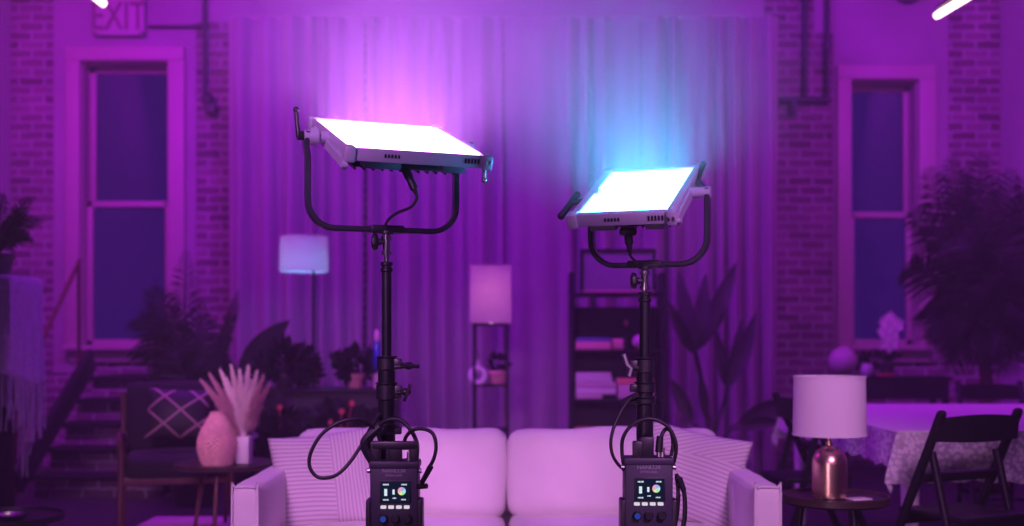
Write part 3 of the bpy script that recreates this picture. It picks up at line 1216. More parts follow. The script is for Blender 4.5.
# ------------------------------------------------------------------ bookshelf
Y = 8.6
bx0, bx1 = P(569, 0, Y).x, P(663, 0, Y).x
bw = bx1 - bx0
btop = P(0, 273, Y).z
bs = thing('bookshelf', 'dark open bookshelf holding a framed print and books behind the blue lit panel', 'shelf', ((bx0 + bx1) / 2, Y, 0))
for s in (-1, 1):
    b = B()
    box(b, (s * (bw / 2 - .015), 0, btop / 2), (.03, .30, btop), .004)
    obj('side_panel', b, BLACKWOOD, bs)
zz = [P(0, y, Y - .13).z for y in (293, 349.5, 398.5, 436)] + [0.12]
for z in zz:
    b = B()
    box(b, (0, 0, z - .012), (bw - .06, .29, .024), .003)
    obj('shelf', b, BLACKWOOD, bs)
b = B()
box(b, (0, .145, btop / 2 - .1), (bw - .06, .012, btop - .3))
obj('back_panel', b, BLACKWOOD, bs)
# framed print standing on top shelf
fx0, fx1 = P(580, 0, Y - .05).x, P(656, 0, Y - .05).x
fw, fh = min(fx1 - fx0, bw - .12), P(0, 249, Y - .05).z - zz[0]
fp = thing('framed_print', 'framed dim print leaning on the top shelf of the bookshelf', 'picture', ((fx0 + fx1) / 2, Y - .05, zz[0] + .001))
b = B()
for c, s in (((0, 0, fh - .012), (fw, .025, .024)), ((0, 0, .012), (fw, .025, .024)), ((-fw / 2 + .012, 0, fh / 2), (.024, .025, fh)), ((fw / 2 - .012, 0, fh / 2), (.024, .025, fh))):
    box(b, c, s, .003)
obj('frame', b, BLACKWOOD, fp)
b = B()
box(b, (0, .004, fh / 2), (fw - .04, .008, fh - .04))
obj('print', b, MIRROR, fp, flat=True)
b = B()
box(b, (0, -.014, .014), (fw - .02, .006, .018), .002)
obj('lower_ledge', b, PINKB, fp)


def book(lab, x0, x1, y0, y1, z, cover, dY=-.07, dep=0.17, grp='books on the bookshelf'):
    """book lying flat, spine to the camera"""
    x0 = max(x0, 576)
    a, c = P(x0, 0, Y + dY - dep / 2).x, P(x1, 0, Y + dY - dep / 2).x
    hh = (y1 - y0) * (Y - .15) / F
    r = thing('book', lab, 'book', ((a + c) / 2, Y + dY, z), random.uniform(-.02, .02), grp)
    w = c - a
    tk = min(.004, hh * .2)
    b = B()
    box(b, (0, 0, tk / 2), (w, dep, tk))
    box(b, (0, 0, hh - tk / 2), (w, dep, tk))
    box(b, (0, -dep / 2 + tk / 2, hh / 2), (w, tk, hh), tk * .4)
    obj('cover', b, cover, r)
    b = B()
    box(b, (0, .003, hh / 2), (w - .008, dep - .012, hh - 2 * tk))
    obj('page_block', b, PAGES, r)
    return z + hh + .0006


z = zz[1] + .0005
z = book('thick pink book lying on the second shelf of the bookshelf', 576, 611, 341, 349, z, PINKB)
book('thin dark blue book lying on the thick pink book', 577, 611, 336, 340, z, BLUEB)
z = zz[2] + .0005
z = book('dim rose book at the very bottom of the pale book stack', 576, 602, 394, 398, z, ROSEB)
z = book('wide pale book second from the bottom of the pale stack', 574, 616, 386.5, 393, z, PALEB)
z = book('wide rose book in the middle of the pale stack', 573, 616, 380, 386, z, ROSEB)
z = book('pale book second from the top of the pale stack', 574, 612, 374.5, 379.5, z, PALEB)
book('palest book topmost of the pale stack', 575, 611, 370, 374, z, PALEB)
z = zz[2] + .0005
z = book('thick pale pink book beside the pale stack, under an orange one', 618, 654, 384, 398, z, ROSEB)
book('orange book lying on the thick pale pink book', 617, 653, 377, 383, z, ORANGEB)
z = zz[3] + .0005
book('dim red book lying low on the bookshelf just above the sofa', 576, 606, 428, 436, z, ORANGEB)
b = B()
q = P(618, 0, Y - .12)
box(b, (q.x, Y - .07, zz[1] + .04), (.08, .10, .078), .006)
tag(obj('gift_box', b, PINKB), 'small pink box beside the thick pink book on the bookshelf', 'box')
b = B()
q = P(640, 0, Y - .1)
ball(b, (q.x, Y - .07, zz[1] + .056), .055, 18)
tag(obj('ornament_ball', b, ROSEB), 'pink ball ornament at the right of the pink box on the bookshelf', 'ornament')
q = Vector((P(628, 0, Y - .1).x, Y + .05, zz[1]))
fv = thing('bud_vase', 'slim dark vase with one pink bud behind the pink box', 'vase', q)
b = B()
lathe(b, [(0, 0), (.02, 0), (.026, .04), (.012, .09), (.014, .12), (0, .12)], n=16)
obj('vase_body', b, POTD, fv)
b = B()
tube(b, [(0, 0, .1), (.005, 0, .15), (0, 0, .19)], .003, n=6)
obj('stem', b, STEM, fv)
b = B()
ball(b, (0, 0, .20), (.018, .018, .024), 12)
obj('bud', b, PINKB, fv)

# ------------------------------------------------------------------ sofa
sf = thing('sofa', 'white fabric two seat sofa standing behind the light stands', 'sofa', (-0.02, 4.62, 0))
ax = 0.935
for s in (-1, 1):
    b = B()
    soft_box(b, (s * ax, 0.02, 0.36), (0.105, 1.06, 0.54), 0.026, (0.004, 0.0, 0.004), 12, wr=.004, seed=s * 3)
    a = obj('arm', b, SOFA, sf)
    b = B()
    hw, hz = 0.046, 0.262
    yf = -0.508
    x = s * ax
    tube(b, [(x - hw, yf, 0.12), (x - hw, yf, 0.60), (x - hw + .012, yf, 0.622), (x + hw - .012, yf, 0.622), (x + hw, yf, 0.60), (x + hw, yf, 0.12)], 0.004, n=6, sub=3)
    obj('arm_piping', b, SOFA, a)
b = B()
soft_box(b, (0, 0.47, 0.38), (1.80, 0.16, 0.58), 0.04, (0, .01, 0), 10)
obj('back_frame', b, SOFA, sf)
b = B()
soft_box(b, (0, -0.03, 0.19), (1.79, 0.90, 0.18), 0.025, (0, 0, 0), 8)
obj('base_frame', b, SOFA, sf)
for s in (-1, 1):
    b = B()
    soft_box(b, (s * 0.447, -0.07, 0.33), (0.885, 0.84, 0.15), 0.05, (0, .01, .022), 14, wr=.006, seed=s)
    obj('seat_cushion', b, SOFA, sf)
    b = B()
    soft_box(b, (s * 0.452, 0.34, 0.575), (0.895, 0.20, 0.375), 0.06, (0.004, .045, .012), 16, (-0.10, 0, 0.0), wr=.012, seed=5 + s)
    c = obj('back_cushion', b, SOFA, sf)
    b = B()
    e = 0.425
    zt = 0.748
    tube(b, [(s * 0.452 - e, 0.25, 0.45), (s * 0.452 - e, 0.275, 0.70), (s * 0.452 - e + .03, 0.285, zt - .012), (s * 0.452, 0.285, zt - .004), (s * 0.452 + e - .03, 0.285, zt - .012), (s * 0.452 + e, 0.275, 0.70), (s * 0.452 + e, 0.25, 0.45)], .0035, n=6, sub=4)
    obj('cushion_piping', b, SOFA, c)
for sx in (-1, 1):
    for sy in (-1, 1):
        b = B()
        cyl(b, (sx * .85, sy * .42, 0), (sx * .85, sy * .42, 0.105), .018, .026)
        obj('leg', b, DARKWOOD, sf)


def scatter(name, lab, c, w, h, th, rot, mat, seed, grp=None):
    b = B()
    pillow(b, w, h, th, seed=seed)
    o = obj(name, b, mat, None, c, angle=180)
    o.rotation_euler = rot
    return tag(o, lab, 'pillow', grp)


scatter('throw_pillow', 'striped pillow with a split panel leaning on the left sofa arm', (-0.76, 4.67, 0.585), 0.42, 0.39, 0.15, (-0.30, -0.10, 0.22), STRIPE_A, 1, 'striped sofa pillows')
scatter('throw_pillow', 'striped pillow with slanted top band leaning on the right sofa arm', (0.73, 4.67, 0.595), 0.42, 0.39, 0.15, (-0.30, 0.20, -0.26), STRIPE_B, 2, 'striped sofa pillows')

b = B()
box(b, (-0.75, 6.55, 0.006), (3.1, 1.75, 0.012), .004)
tag(obj('rug', b, RUG), 'pale rug on the dark floor behind the sofa', 'rug')

# ------------------------------------------------------------------ side table, basket, pampas


def round_table(name, lab, c, r, h, legs, top_mat, rim=0.012, leg_mat=BLKMETAL, rot=0):
    t = thing(name, lab, 'table', c, rot)
    b = B()
    lathe(b, [(0, h - .022), (r - .01, h - .022), (r, h - .014), (r, h + rim), (r - .008, h + rim), (r - .012, h), (0, h)], n=56)
    obj('table_top', b, top_mat, t)
    for k in range(legs):
        a = 2 * PI * k / legs + .5
        b = B()
        cyl(b, ((r * .95) * math.cos(a), (r * .95) * math.sin(a), 0), (r * .6 * math.cos(a), r * .6 * math.sin(a), h - .02), .010, .014, n=12)
        obj('leg', b, leg_mat, t)
    return t


Y = 6.1
H = 0.485
tc = P(226, 0, Y)
round_table('side_table', 'dark round side table holding the basket and the pampas grass', (tc.x, Y, .0125), 0.27, H, 3, DARKWOOD, rim=0.004, leg_mat=REDWOOD)
q = Vector((P(218, 0, Y - .08).x, Y - .08, H + .0135))
bk = thing('woven_basket', 'egg shaped woven rattan basket on the dark round side table', 'basket', q)
b = B()
prof = []
NR = 44
for i in range(NR + 1):
    t = i / NR
    r = 0.099 * (0.62 + 0.50 * math.sin(PI * (0.14 + 0.80 * t)) ** 1.2 - 0.32 * t ** 1.6)
    prof.append((r, 0.27 * t))
prof = [(0, 0)] + prof + [(prof[-1][0] - .008, .27), (prof[-1][0] - .012, .22), (0, .20)]


def weave(i, k):
    if i == 0 or i > NR + 1:
        return 1.0
    r = ((i - 1) // 2)
    return 1 + 0.06 * math.sin(k / 96 * 2 * PI * 20 + (PI if r % 2 else 0)) + (0.016 if i % 2 else -0.016)


lathe(b, prof, n=96, fn=weave)
obj('basket_body', b, RATTAN, bk, angle=60)
b = B()
tube(b, [(0.036 * math.cos(a), 0.036 * math.sin(a), .270) for a in [k * PI / 12 for k in range(24)]], .006, n=8, sub=2, closed=True)
obj('basket_rim', b, RATTAN, bk)
q = Vector((P(244, 0, Y - .05).x, Y - .05, H + .0135))
vs = thing('rectangular_vase', 'plain white rectangular vase on the side table next to the woven basket', 'vase', q)
b = B()
w_, d_, h_ = .075, .075, .145
for c, s in (((-w_ / 2 + .004, 0, h_ / 2), (.008, d_, h_)), ((w_ / 2 - .004, 0, h_ / 2), (.008, d_, h_)), ((0, -d_ / 2 + .004, h_ / 2), (w_, .008, h_)), ((0, d_ / 2 - .004, h_ / 2), (w_, .008, h_)), ((0, 0, .004), (w_, d_, .008))):
    box(b, c, s, .002)
obj('vase_body', b, WHITEC, vs)
pb = thing('pampas_bouquet', 'fan of fluffy pink pampas grass plumes in the white rectangular vase', 'dried flowers', q + Vector((0, 0, .012)))
PL = [((204, 385), 1), ((212, 379), 1), ((222, 375), 0), ((232, 371), 0), ((240, 376), 0), ((248, 372), 0), ((256, 377), 0), ((262, 381), 1), ((267, 390), 1), ((228, 384), 0), ((250, 386), 0), ((210, 394), 1)]
for i, ((x, y), kind) in enumerate(PL):
    rr = random.Random(60 + i)
    tip = rel(P(x, y, Y - .05 + rr.uniform(-.10, .10)), pb.location)
    root_ = Vector((rr.uniform(-.015, .015), rr.uniform(-.015, .015), 0.0))
    neck = Vector((0, 0, h_ - .012)) + Vector((tip.x * .10, tip.y * .1, 0))
    b = B()
    tube(b, [root_, neck, neck.lerp(tip, .5) + Vector((tip.x * -.05, 0, .01)), tip], .0022, n=5, sub=5)
    pts = smooth_pts([neck, neck.lerp(tip, .5) + Vector((tip.x * -.05, 0, .01)), tip], 12)
    axis = (tip - neck).normalized()
    for k in range(1700):
        t = rr.uniform(0.10, 1.0)
        p0 = pts[min(int(t * (len(pts) - 1)), len(pts) - 1)]
        a = rr.uniform(0, 2 * PI)
        o1 = axis.orthogonal().normalized()
        o2 = axis.cross(o1)
        side_ = o1 * math.cos(a) + o2 * math.sin(a)
        L = rr.uniform(.045, .085) * (1.0 - .35 * t) 
        d = (axis * 1.0 + side_ * rr.uniform(.25, .85) * (1.2 - t)).normalized()
        p1 = p0 + d * L + Vector((0, 0, -L * .05))
        wv = d.cross(Vector((rr.uniform(-1, 1), rr.uniform(-1, 1), rr.uniform(-1, 1)))).normalized() * .0016
        v = [b.verts.new(p0 - wv), b.verts.new(p0 + wv), b.verts.new(p0 + d * L * .6 + wv * .8), b.verts.new(p1), b.verts.new(p0 + d * L * .6 - wv * .8)]
        b.faces.new(v)
    obj('plume', b, PAMPASB if kind else PAMPAS, pb, flat=True)

# ------------------------------------------------------------------ armchair with lattice pillow
Y = 6.75
ac = thing('armchair', 'dark upholstered armchair with reddish wooden frame left of the side table', 'chair', (P(176, 0, Y).x, Y, .0125), 0.30)
b = B()
soft_box(b, (0, -.02, .42), (.56, .54, .12), .04, (0, .01, .02), 10)
obj('seat', b, UPH, ac)
b = B()
soft_box(b, (0, .27, .66), (.56, .12, .44), .04, (0, .02, .01), 10, (-.2, 0, 0))
obj('backrest', b, UPH, ac)
for s in (-1, 1):
    b = B()
    tube(b, [(s * .31, -.27, 0), (s * .30, -.25, .34), (s * .30, -.24, .56)], lambda t: .014 + .006 * t, n=10, sub=4)
    obj('leg', b, REDWOOD, ac)
    b = B()
    tube(b, [(s * .30, .34, 0), (s * .30, .27, .34), (s * .30, .30, .58), (s * .30, .36, .82)], lambda t: .014 + .004 * t, n=10, sub=4)
    obj('leg', b, REDWOOD, ac)
    b = B()
    tube(b, [(s * .305, -.30, .565), (s * .31, -.05, .585), (s * .305, .26, .565)], .019, n=10, sub=5)
    obj('armrest', b, REDWOOD, ac)
b = B()
for y in (-.24, .24):
    box(b, (0, y, .345), (.60, .028, .05), .006)
for s in (-1, 1):
    box(b, (s * .29, 0, .345), (.028, .50, .05), .006)
obj('seat_frame', b, REDWOOD, ac)
q = P(178, 414, 6.66)
lp = scatter('lattice_pillow', 'black pillow with a pale lattice pattern on the dark armchair', (q.x, 6.66, q.z), 0.36, 0.30, 0.13, (-.25, .06, .25), LATTICE, 5)

# fringe draped pedestal, far left
Y = 6.5
pc = Vector((P(-13, 0, Y).x, Y, 0))
ztop = P(0, 276, Y - .2).z
pd = thing('plant_pedestal', 'tall square pedestal under a sequinned fringe cloth at the left edge', 'pedestal', pc)
b = B()
box(b, (0, 0, ztop - .025), (.44, .44, .04), .005)
obj('pedestal_top', b, BLACKWOOD, pd)
b = B()
box(b, (0, 0, (ztop - .05) / 2 + .02), (.22, .22, ztop - .09), .005)
obj('column', b, BLACKWOOD, pd)
b = B()
box(b, (0, 0, .02), (.36, .36, .04), .005)
obj('base', b, BLACKWOOD, pd)
fc = thing('fringe_cloth', 'pale sequinned cloth with long hanging fringe draped over the tall pedestal', 'cloth', pc + Vector((0, 0, ztop)))
b = B()
R_ = .245
rings = []
NS = 64
for j in range(14):
    row = []
    for k in range(NS):
        a = 2 * PI * k / NS
        ca, sa = math.cos(a), math.sin(a)
        m_ = max(abs(ca), abs(sa))
        sqx, sqy = ca / m_, sa / m_
        if j == 0:
            r, z = .0, .006
        elif j == 1:
            r, z = R_ * .96, .006
        else:
            r = R_ + .012 * math.sin(a * 14 + j * .15) * (j - 1) / 12 + .004 * (j - 1) / 12
            hang = .50 + .10 * math.cos(a - .3)
            z = .004 - hang * (j - 2) / 11 - (0.004 if j == 2 else 0)
            rnd = .55 + .45 * 1
            r *= 1
        q = Vector((sqx, sqy, 0)).lerp(Vector((ca, sa, 0)), .25) * r
        row.append(b.verts.new((q.x, q.y, z)))
    rings.append(row)
for a_, c_ in zip(rings, rings[1:]):
    for k in range(NS):
        try:
            b.faces.new((a_[k], a_[(k + 1) % NS], c_[(k + 1) % NS], c_[k]))
        except ValueError:
            pass
edge = [v.co.copy() for v in rings[-1]]
bmesh.ops.remove_doubles(b, verts=list(b.verts), dist=1e-5)
obj('cloth_body', b, SEQUIN, fc, angle=80)
b = B()
rr = random.Random(3)
for k in range(NS):
    for q in range(3):
        p0 = edge[k].lerp(edge[(k + 1) % NS], q / 3)
        L = rr.uniform(.32, .62)
        if p0.x > .15:
            L *= .55
        tube(b, [p0 + Vector((0, 0, .02)), p0 + Vector((rr.uniform(-.008, .008), rr.uniform(-.008, .008), -L * .5)), p0 + Vector((rr.uniform(-.01, .01), rr.uniform(-.01, .01), -L))], .0028, n=4, sub=1)
f = obj('fringe', b, SEQUIN, fc)
f['kind'] = 'stuff'
b = B()
for k in range(90):
    i = rr.randrange(NS)
    t = rr.random()
    p0 = edge[i] * 1.0
    z = -.02 - .5 * t
    ball(b, (p0.x * 1.015, p0.y * 1.015, z), rr.uniform(.004, .008), 6)
f = obj('sequin', b, BEAD, fc)
f['kind'] = 'stuff'
base = pc + Vector((0.03, 0.03, ztop + .010))
pl = thing('potted_fern', 'dark arching fern standing on the fringe draped pedestal', 'plant', base)
pot(pl, .08, .10, .13, POTD)
for i in range(18):
    rr = random.Random(90 + i)
    a = 2 * PI * i / 18 + rr.uniform(-.2, .2)
    tip = Vector((math.cos(a) * rr.uniform(.18, .34), math.sin(a) * rr.uniform(.15, .3), rr.uniform(.16, .46)))
    b = B()
    frond(b, (0, 0, .10), tip, (0, 0, .14), 22, .012, .07, .5, seed=i)
    obj('frond', b, LEAF, pl, angle=180)

# low black table, bottom left
Y = 5.6
round_table('tray_table', 'low black round table with a shiny rim at the bottom left', (P(8, 0, Y).x, Y, 0), .26, P(0, 517, Y).z, 3, BLACKWOOD, rim=.014)
b = B()
q = P(12, 0, Y - .1)
hh = P(0, 517, Y).z
lathe(b, [(0, 0), (.05, 0), (.075, .02), (.08, .03), (.07, .026), (.045, .012), (0, .012)], (q.x, Y - .1, hh + .001), 32)
tag(obj('glossy_bowl', b, CHROME), 'small shiny shallow bowl on the low black table', 'bowl')

# ------------------------------------------------------------------ lamp table, right
Y = 4.42
H = 0.545
q = P(835, 0, Y)
round_table('side_table', 'dark round tray table under the brass lamp, right of the sofa', (q.x, Y, 0), 0.205, H, 3, DARKWOOD, rim=0.012, leg_mat=BLKMETAL, rot=.3)
lx = P(828, 0, Y).x
tl = thing('table_lamp', 'brass table lamp with a white drum shade on the tray table', 'lamp', (lx, Y - .02, H + .001))
b = B()
rb = .066
prof = [(0, 0), (rb - .004, 0), (rb, .004), (rb, .13)]
for k in range(1, 13):
    a = k / 12 * PI / 2
    prof.append((max(rb * math.cos(a), .0), .13 + .072 * math.sin(a)))
prof[-1] = (0, .202)
lathe(b, prof, n=56)
obj('base', b, BRASS, tl)
b = B()
cyl(b, (0, 0, .195), (0, 0, .33), .0075, n=14)
cyl(b, (0, 0, .205), (0, 0, .212), .014, n=18)
obj('stem', b, BRASS, tl)
zs0 = P(0, 434, Y).z - H
zs1 = P(0, 377, Y).z - H
drum(tl, .137, .134, zs0, zs1, SHADEW)
b = B()
cyl(b, (0, 0, .32), (0, 0, .36), .016, n=14)
ball(b, (0, 0, .39), .028, 14)
for k in range(3):
    a = k * 2 * PI / 3
    cyl(b, (0, 0, zs1 - .03), (.134 * math.cos(a), .134 * math.sin(a), zs1 - .012), .002, n=6)
cyl(b, (0, 0, .35), (0, 0, zs1 - .025), .003, n=6)
obj('bulb_holder', b, WHITEC, tl)
b = B()
tube(b, [(-.06, -.045, .004), (-.075, -.07, .004), (-.055, -.085, .004), (-.03, -.075, .004)], .003, n=6)
obj('lamp_cord', b, RUBBER, tl)
b = B()
q = P(857, 0, Y - .05)
box(b, (q.x, Y - .07, H + .004), (.085, .055, .006), .001, (0, 0, .35))
tag(obj('paper_card', b, PAPER), 'white paper card lying on the tray table beside the brass lamp', 'card')

# ------------------------------------------------------------------ console under the right window
Y = 9.7
x0, x1 = P(826, 0, Y).x, P(945, 0, Y).x
zc = P(0, 376.5, Y - .15).z
cs = thing('console_table', 'dark console table under the right window', 'table', ((x0 + x1) / 2, Y, 0))
W = x1 - x0
b = B()
box(b, (0, 0, zc - .015), (W, .36, .03), .005)
obj('table_top', b, BLACKWOOD, cs)
b = B()
box(b, (0, 0, zc - .11), (W - .08, .30, .16), .005)
obj('apron', b, BLACKWOOD, cs)
for sx in (-1, 1):
    for sy in (-1, 1):
        b = B()
        box(b, (sx * (W / 2 - .05), sy * .14, (zc - .03) / 2), (.045, .045, zc - .03), .004)
        obj('leg', b, BLACKWOOD, cs)
q = Vector((P(843, 0, Y - .05).x, Y - .05, zc + .001))
gl = thing('globe_lamp', 'white globe lamp on the console table under the right window', 'lamp', q)
b = B()
ball(b, (0, 0, .128), .118, 28)
obj('globe', b, POTP, gl)
b = B()
lathe(b, [(0, 0), (.05, 0), (.05, .012), (.035, .024), (0, .024)], n=24)
obj('base', b, BRASS, gl)
q = Vector((P(867, 0, Y - .1).x, Y - .1, zc + .001))
b = B()
lathe(b, [(0, 0), (.03, 0), (.05, .03), (.055, .06), (.045, .095), (.03, .105), (.028, .10), (0, .09)], q, 24)
tag(obj('round_vase', b, WHITEC), 'small round pale vase next to the globe lamp', 'vase')
q = Vector((P(869, 0, Y + .06).x, Y + .06, zc + .001))
bb = thing('potted_shrub', 'small dark bushy pot behind the round pale vase on the console table', 'plant', q)
pot(bb, .04, .055, .08, POTD)
b = B()
bush(b, (0, 0, .12), (.09, .06, .05), 70, .06, random.Random(12))
obj('foliage', b, LEAF, bb, angle=180)
q = Vector((P(887, 0, Y - .06).x, Y - .06, zc + .001))
oc = thing('orchid', 'pale flowering orchid in a dark pot before the right window pane', 'plant', q)
pot(oc, .045, .06, .12, POTD)
b = B()
for k in range(6):
    a = k * PI / 3
    blade(b, (0, 0, .11), (.13 * math.cos(a), .10 * math.sin(a), .17 + .05 * (k % 2)), .05, (0, 0, .05))
obj('leaf', b, LEAF, oc, angle=180)
b = B()
tube(b, [(0, 0, .1), (.02, 0, .25), (.01, 0, .42), (-.02, 0, .54)], .004, n=6)
obj('stem', b, STEM, oc)
rr = random.Random(4)
for k, (x, y) in enumerate([(889, 317), (884, 322), (894, 322), (899, 325), (889, 328), (882, 331), (893, 333), (886, 338), (893, 341), (884, 345), (891, 349)]):
    c = rel(P(x, y, Y - .08), q)
    b = B()
    for m_ in range(5):
        a = m_ * 2 * PI / 5 + rr.uniform(0, 1)
        d = Vector((math.cos(a), -.35, math.sin(a)))
        blade(b, c, c + d * .052, .045, n=5, fold=.2)
    ball(b, c + Vector((0, -.008, 0)), .008, 8)
    obj('flower', b, PALEF, oc, angle=180)
b = B()
q = P(886, 0, Y - .155)
box(b, (q.x + .0, Y - .15, zc + .014), (.12, .05, .024), .006)
tag(obj('red_box', b, REDF), 'flat red box in front of the orchid pot', 'box')

# wall ledge with pot beside the palm
zl = P(0, 275, 10.1).z
b = B()
box(b, (XR - .13, 10.0, zl - .015), (.24, .5, .03), .004)
tag(obj('wall_ledge', b, PAINT), 'small wall ledge at the right edge behind the palm', 'shelf')
q = Vector((P(1018, 0, 9.95).x - .02, 9.95, zl + .001))
wp = thing('potted_shrub', 'small purple pot with a trailing plant on the wall ledge', 'plant', q)
pot(wp, .05, .065, .11, POTP)
b = B()
bush(b, (0, 0, .17), (.09, .08, .07), 60, .07, random.Random(15))
obj('foliage', b, LEAF, wp, angle=180)

# ------------------------------------------------------------------ dining table with lace cloth
TX0, TX1, TY0, TY1, TZ = 1.72, 3.75, 5.12, 7.25, 0.745
dt = thing('dining_table', 'large dining table under the lace tablecloth at the right', 'table', ((TX0 + TX1) / 2, (TY0 + TY1) / 2, 0))
hx, hy = (TX1 - TX0) / 2, (TY1 - TY0) / 2
b = B()
box(b, (0, 0, TZ - .025), (2 * hx, 2 * hy, .04), .004)
obj('table_top', b, CLOTH, dt)
for sx in (-1, 1):
    for sy in (-1, 1):
        b = B()
        lathe(b, [(0, 0), (.030, 0), (.036, .30), (.042, .5), (.036, .54), (.045, .58), (.045, TZ - .045), (0, TZ - .045)], (sx * (hx - .08), sy * (hy - .08), 0), 20)
        obj('leg', b, CLOTH, dt)
b = B()
uvl = b.loops.layers.uv.verify()
OV = (.16, .22)           # how far the cloth hangs at the sides and at the ends
N1, N2 = 110, 120
g, hang = [], {}
for i in range(N1 + 1):
    row = []
    for j in range(N2 + 1):
        s = -hx - OV[0] + (2 * hx + 2 * OV[0]) * i / N1
        t = -hy - OV[1] + (2 * hy + 2 * OV[1]) * j / N2
        ex = max(0, abs(s) - hx)
        ey = max(0, abs(t) - hy)
        drop = math.hypot(ex, ey)
        x = math.copysign(min(abs(s), hx), s)
        y = math.copysign(min(abs(t), hy), t)
        fl_ = .035 * math.sin(t * 13) if ex > ey else .035 * math.sin(s * 12 + 1)
        k = min(drop / .2, 1.3)
        x += math.copysign((.008 + .012 * k + fl_ * k * .6 + .05 * (ey * 3 if ex > 0 else 0)), s) if ex > 0 else 0
        y += math.copysign((.008 + .012 * k + fl_ * k * .6 + .05 * (ex * 3 if ey > 0 else 0)), t) if ey > 0 else 0
        scal = .018 * abs(math.sin((s + t) * 24)) if drop > .0 and (i in (0, N1) or j in (0, N2)) else 0
        z = TZ + .003 - max(0, drop - .004) - scal
        v = b.verts.new((x, y, z))
        hang[v] = drop
        row.append(v)
    g.append(row)
for i in range(N1):
    for j in range(N2):
        f = b.faces.new((g[i][j], g[i + 1][j], g[i + 1][j + 1], g[i][j + 1]))
        for l in f.loops:
            l[uvl].uv = (hang[l.vert], 0)
o = obj('lace_tablecloth', b, LACE, None, ((TX0 + TX1) / 2, (TY0 + TY1) / 2, 0), angle=60)
tag(o, 'white lace tablecloth with scalloped edge draped over the dining table', 'tablecloth')


def folding_chair(lab, loc, rz):
    c = thing('folding_chair', lab, 'chair', loc, rz, 'black folding chairs round the lace covered table')
    w = .205
    for s in (-1, 1):
        b = B()
        ribbon_bar(b, [(s * w, .30, 0.0), (s * w, .09, .43), (s * w, -.12, .86)], .034, (1, 0, 0), .034)
        ball(b, (s * w, -.12, .862), (.018, .02, .012), 10)
        obj('leg', b, BLACKWOOD, c)
        b = B()
        ribbon_bar(b, [(s * (w - .032), -.22, 0.0), (s * (w - .032), -.13, .36), (s * (w - .032), -.035, .70)], .028, (1, 0, 0), .030)
        obj('leg', b, BLACKWOOD, c)
    b = B()
    box(b, (0, -.03, .445), (2 * w - .05, .36, .026), .008)
    box(b, (0, .125, .415), (2 * w - .05, .025, .05), .004)
    box(b, (0, -.185, .418), (2 * w - .05, .025, .045), .004)
    obj('seat', b, BLACKWOOD, c)
    b = B()
    n = 12
    rows = []
    for k in range(n + 1):
        u = k / n * 2 - 1
        x = u * (w + .01)
        y = -.098 - .028 * (1 - u * u)
        zt = .838 + .014 * (1 - u * u)
        zb_ = .748 - .006 * (1 - u * u)
        rows.append([b.verts.new((x, y - .011, zb_)), b.verts.new((x, y + .011, zb_)), b.verts.new((x, y + .003, zt)), b.verts.new((x, y - .019, zt))])
    for a_, d_ in zip(rows, rows[1:]):
        for k in range(4):
            b.faces.new((a_[k], a_[(k + 1) % 4], d_[(k + 1) % 4], d_[k]))
    b.faces.new(rows[0])
    b.faces.new(rows[-1])
    obj('backrest', b, BLACKWOOD, c)
    b = B()
    box(b, (0, -.005, .595), (2 * w - .02, .020, .042), .005, (.45, 0, 0))
    obj('back_slat', b, BLACKWOOD, c)
    b = B()
    cyl(b, (-w, .245, .11), (w, .245, .11), .012, n=10)
    obj('stretcher', b, BLACKWOOD, c)
    b = B()
    cyl(b, (-w + .032, -.192, .11), (w - .032, -.192, .11), .012, n=10)
    obj('stretcher', b, BLACKWOOD, c)
    return c


fc0 = folding_chair('black wooden folding chair with its back to us in front of the lace tablecloth', (1.83, 4.72, 0), .42)
dup(fc0, (1.55, 5.95, 0), -PI / 2 + .12, 'black folding chair behind the brass lamp at the side of the dining table')
dup(fc0, (3.25, 7.75, 0), PI - .1, 'black folding chair on the far side of the dining table below the palm')

# ------------------------------------------------------------------ the two light panels on stands


def dirs(yaw, el):
    u = Vector((math.cos(yaw), math.sin(yaw), 0))
    hh = Vector((-math.sin(yaw), math.cos(yaw), 0))
    v = hh * math.cos(el) + Vector((0, 0, math.sin(el)))
    n = u.cross(v)
    return u, hh, v, n


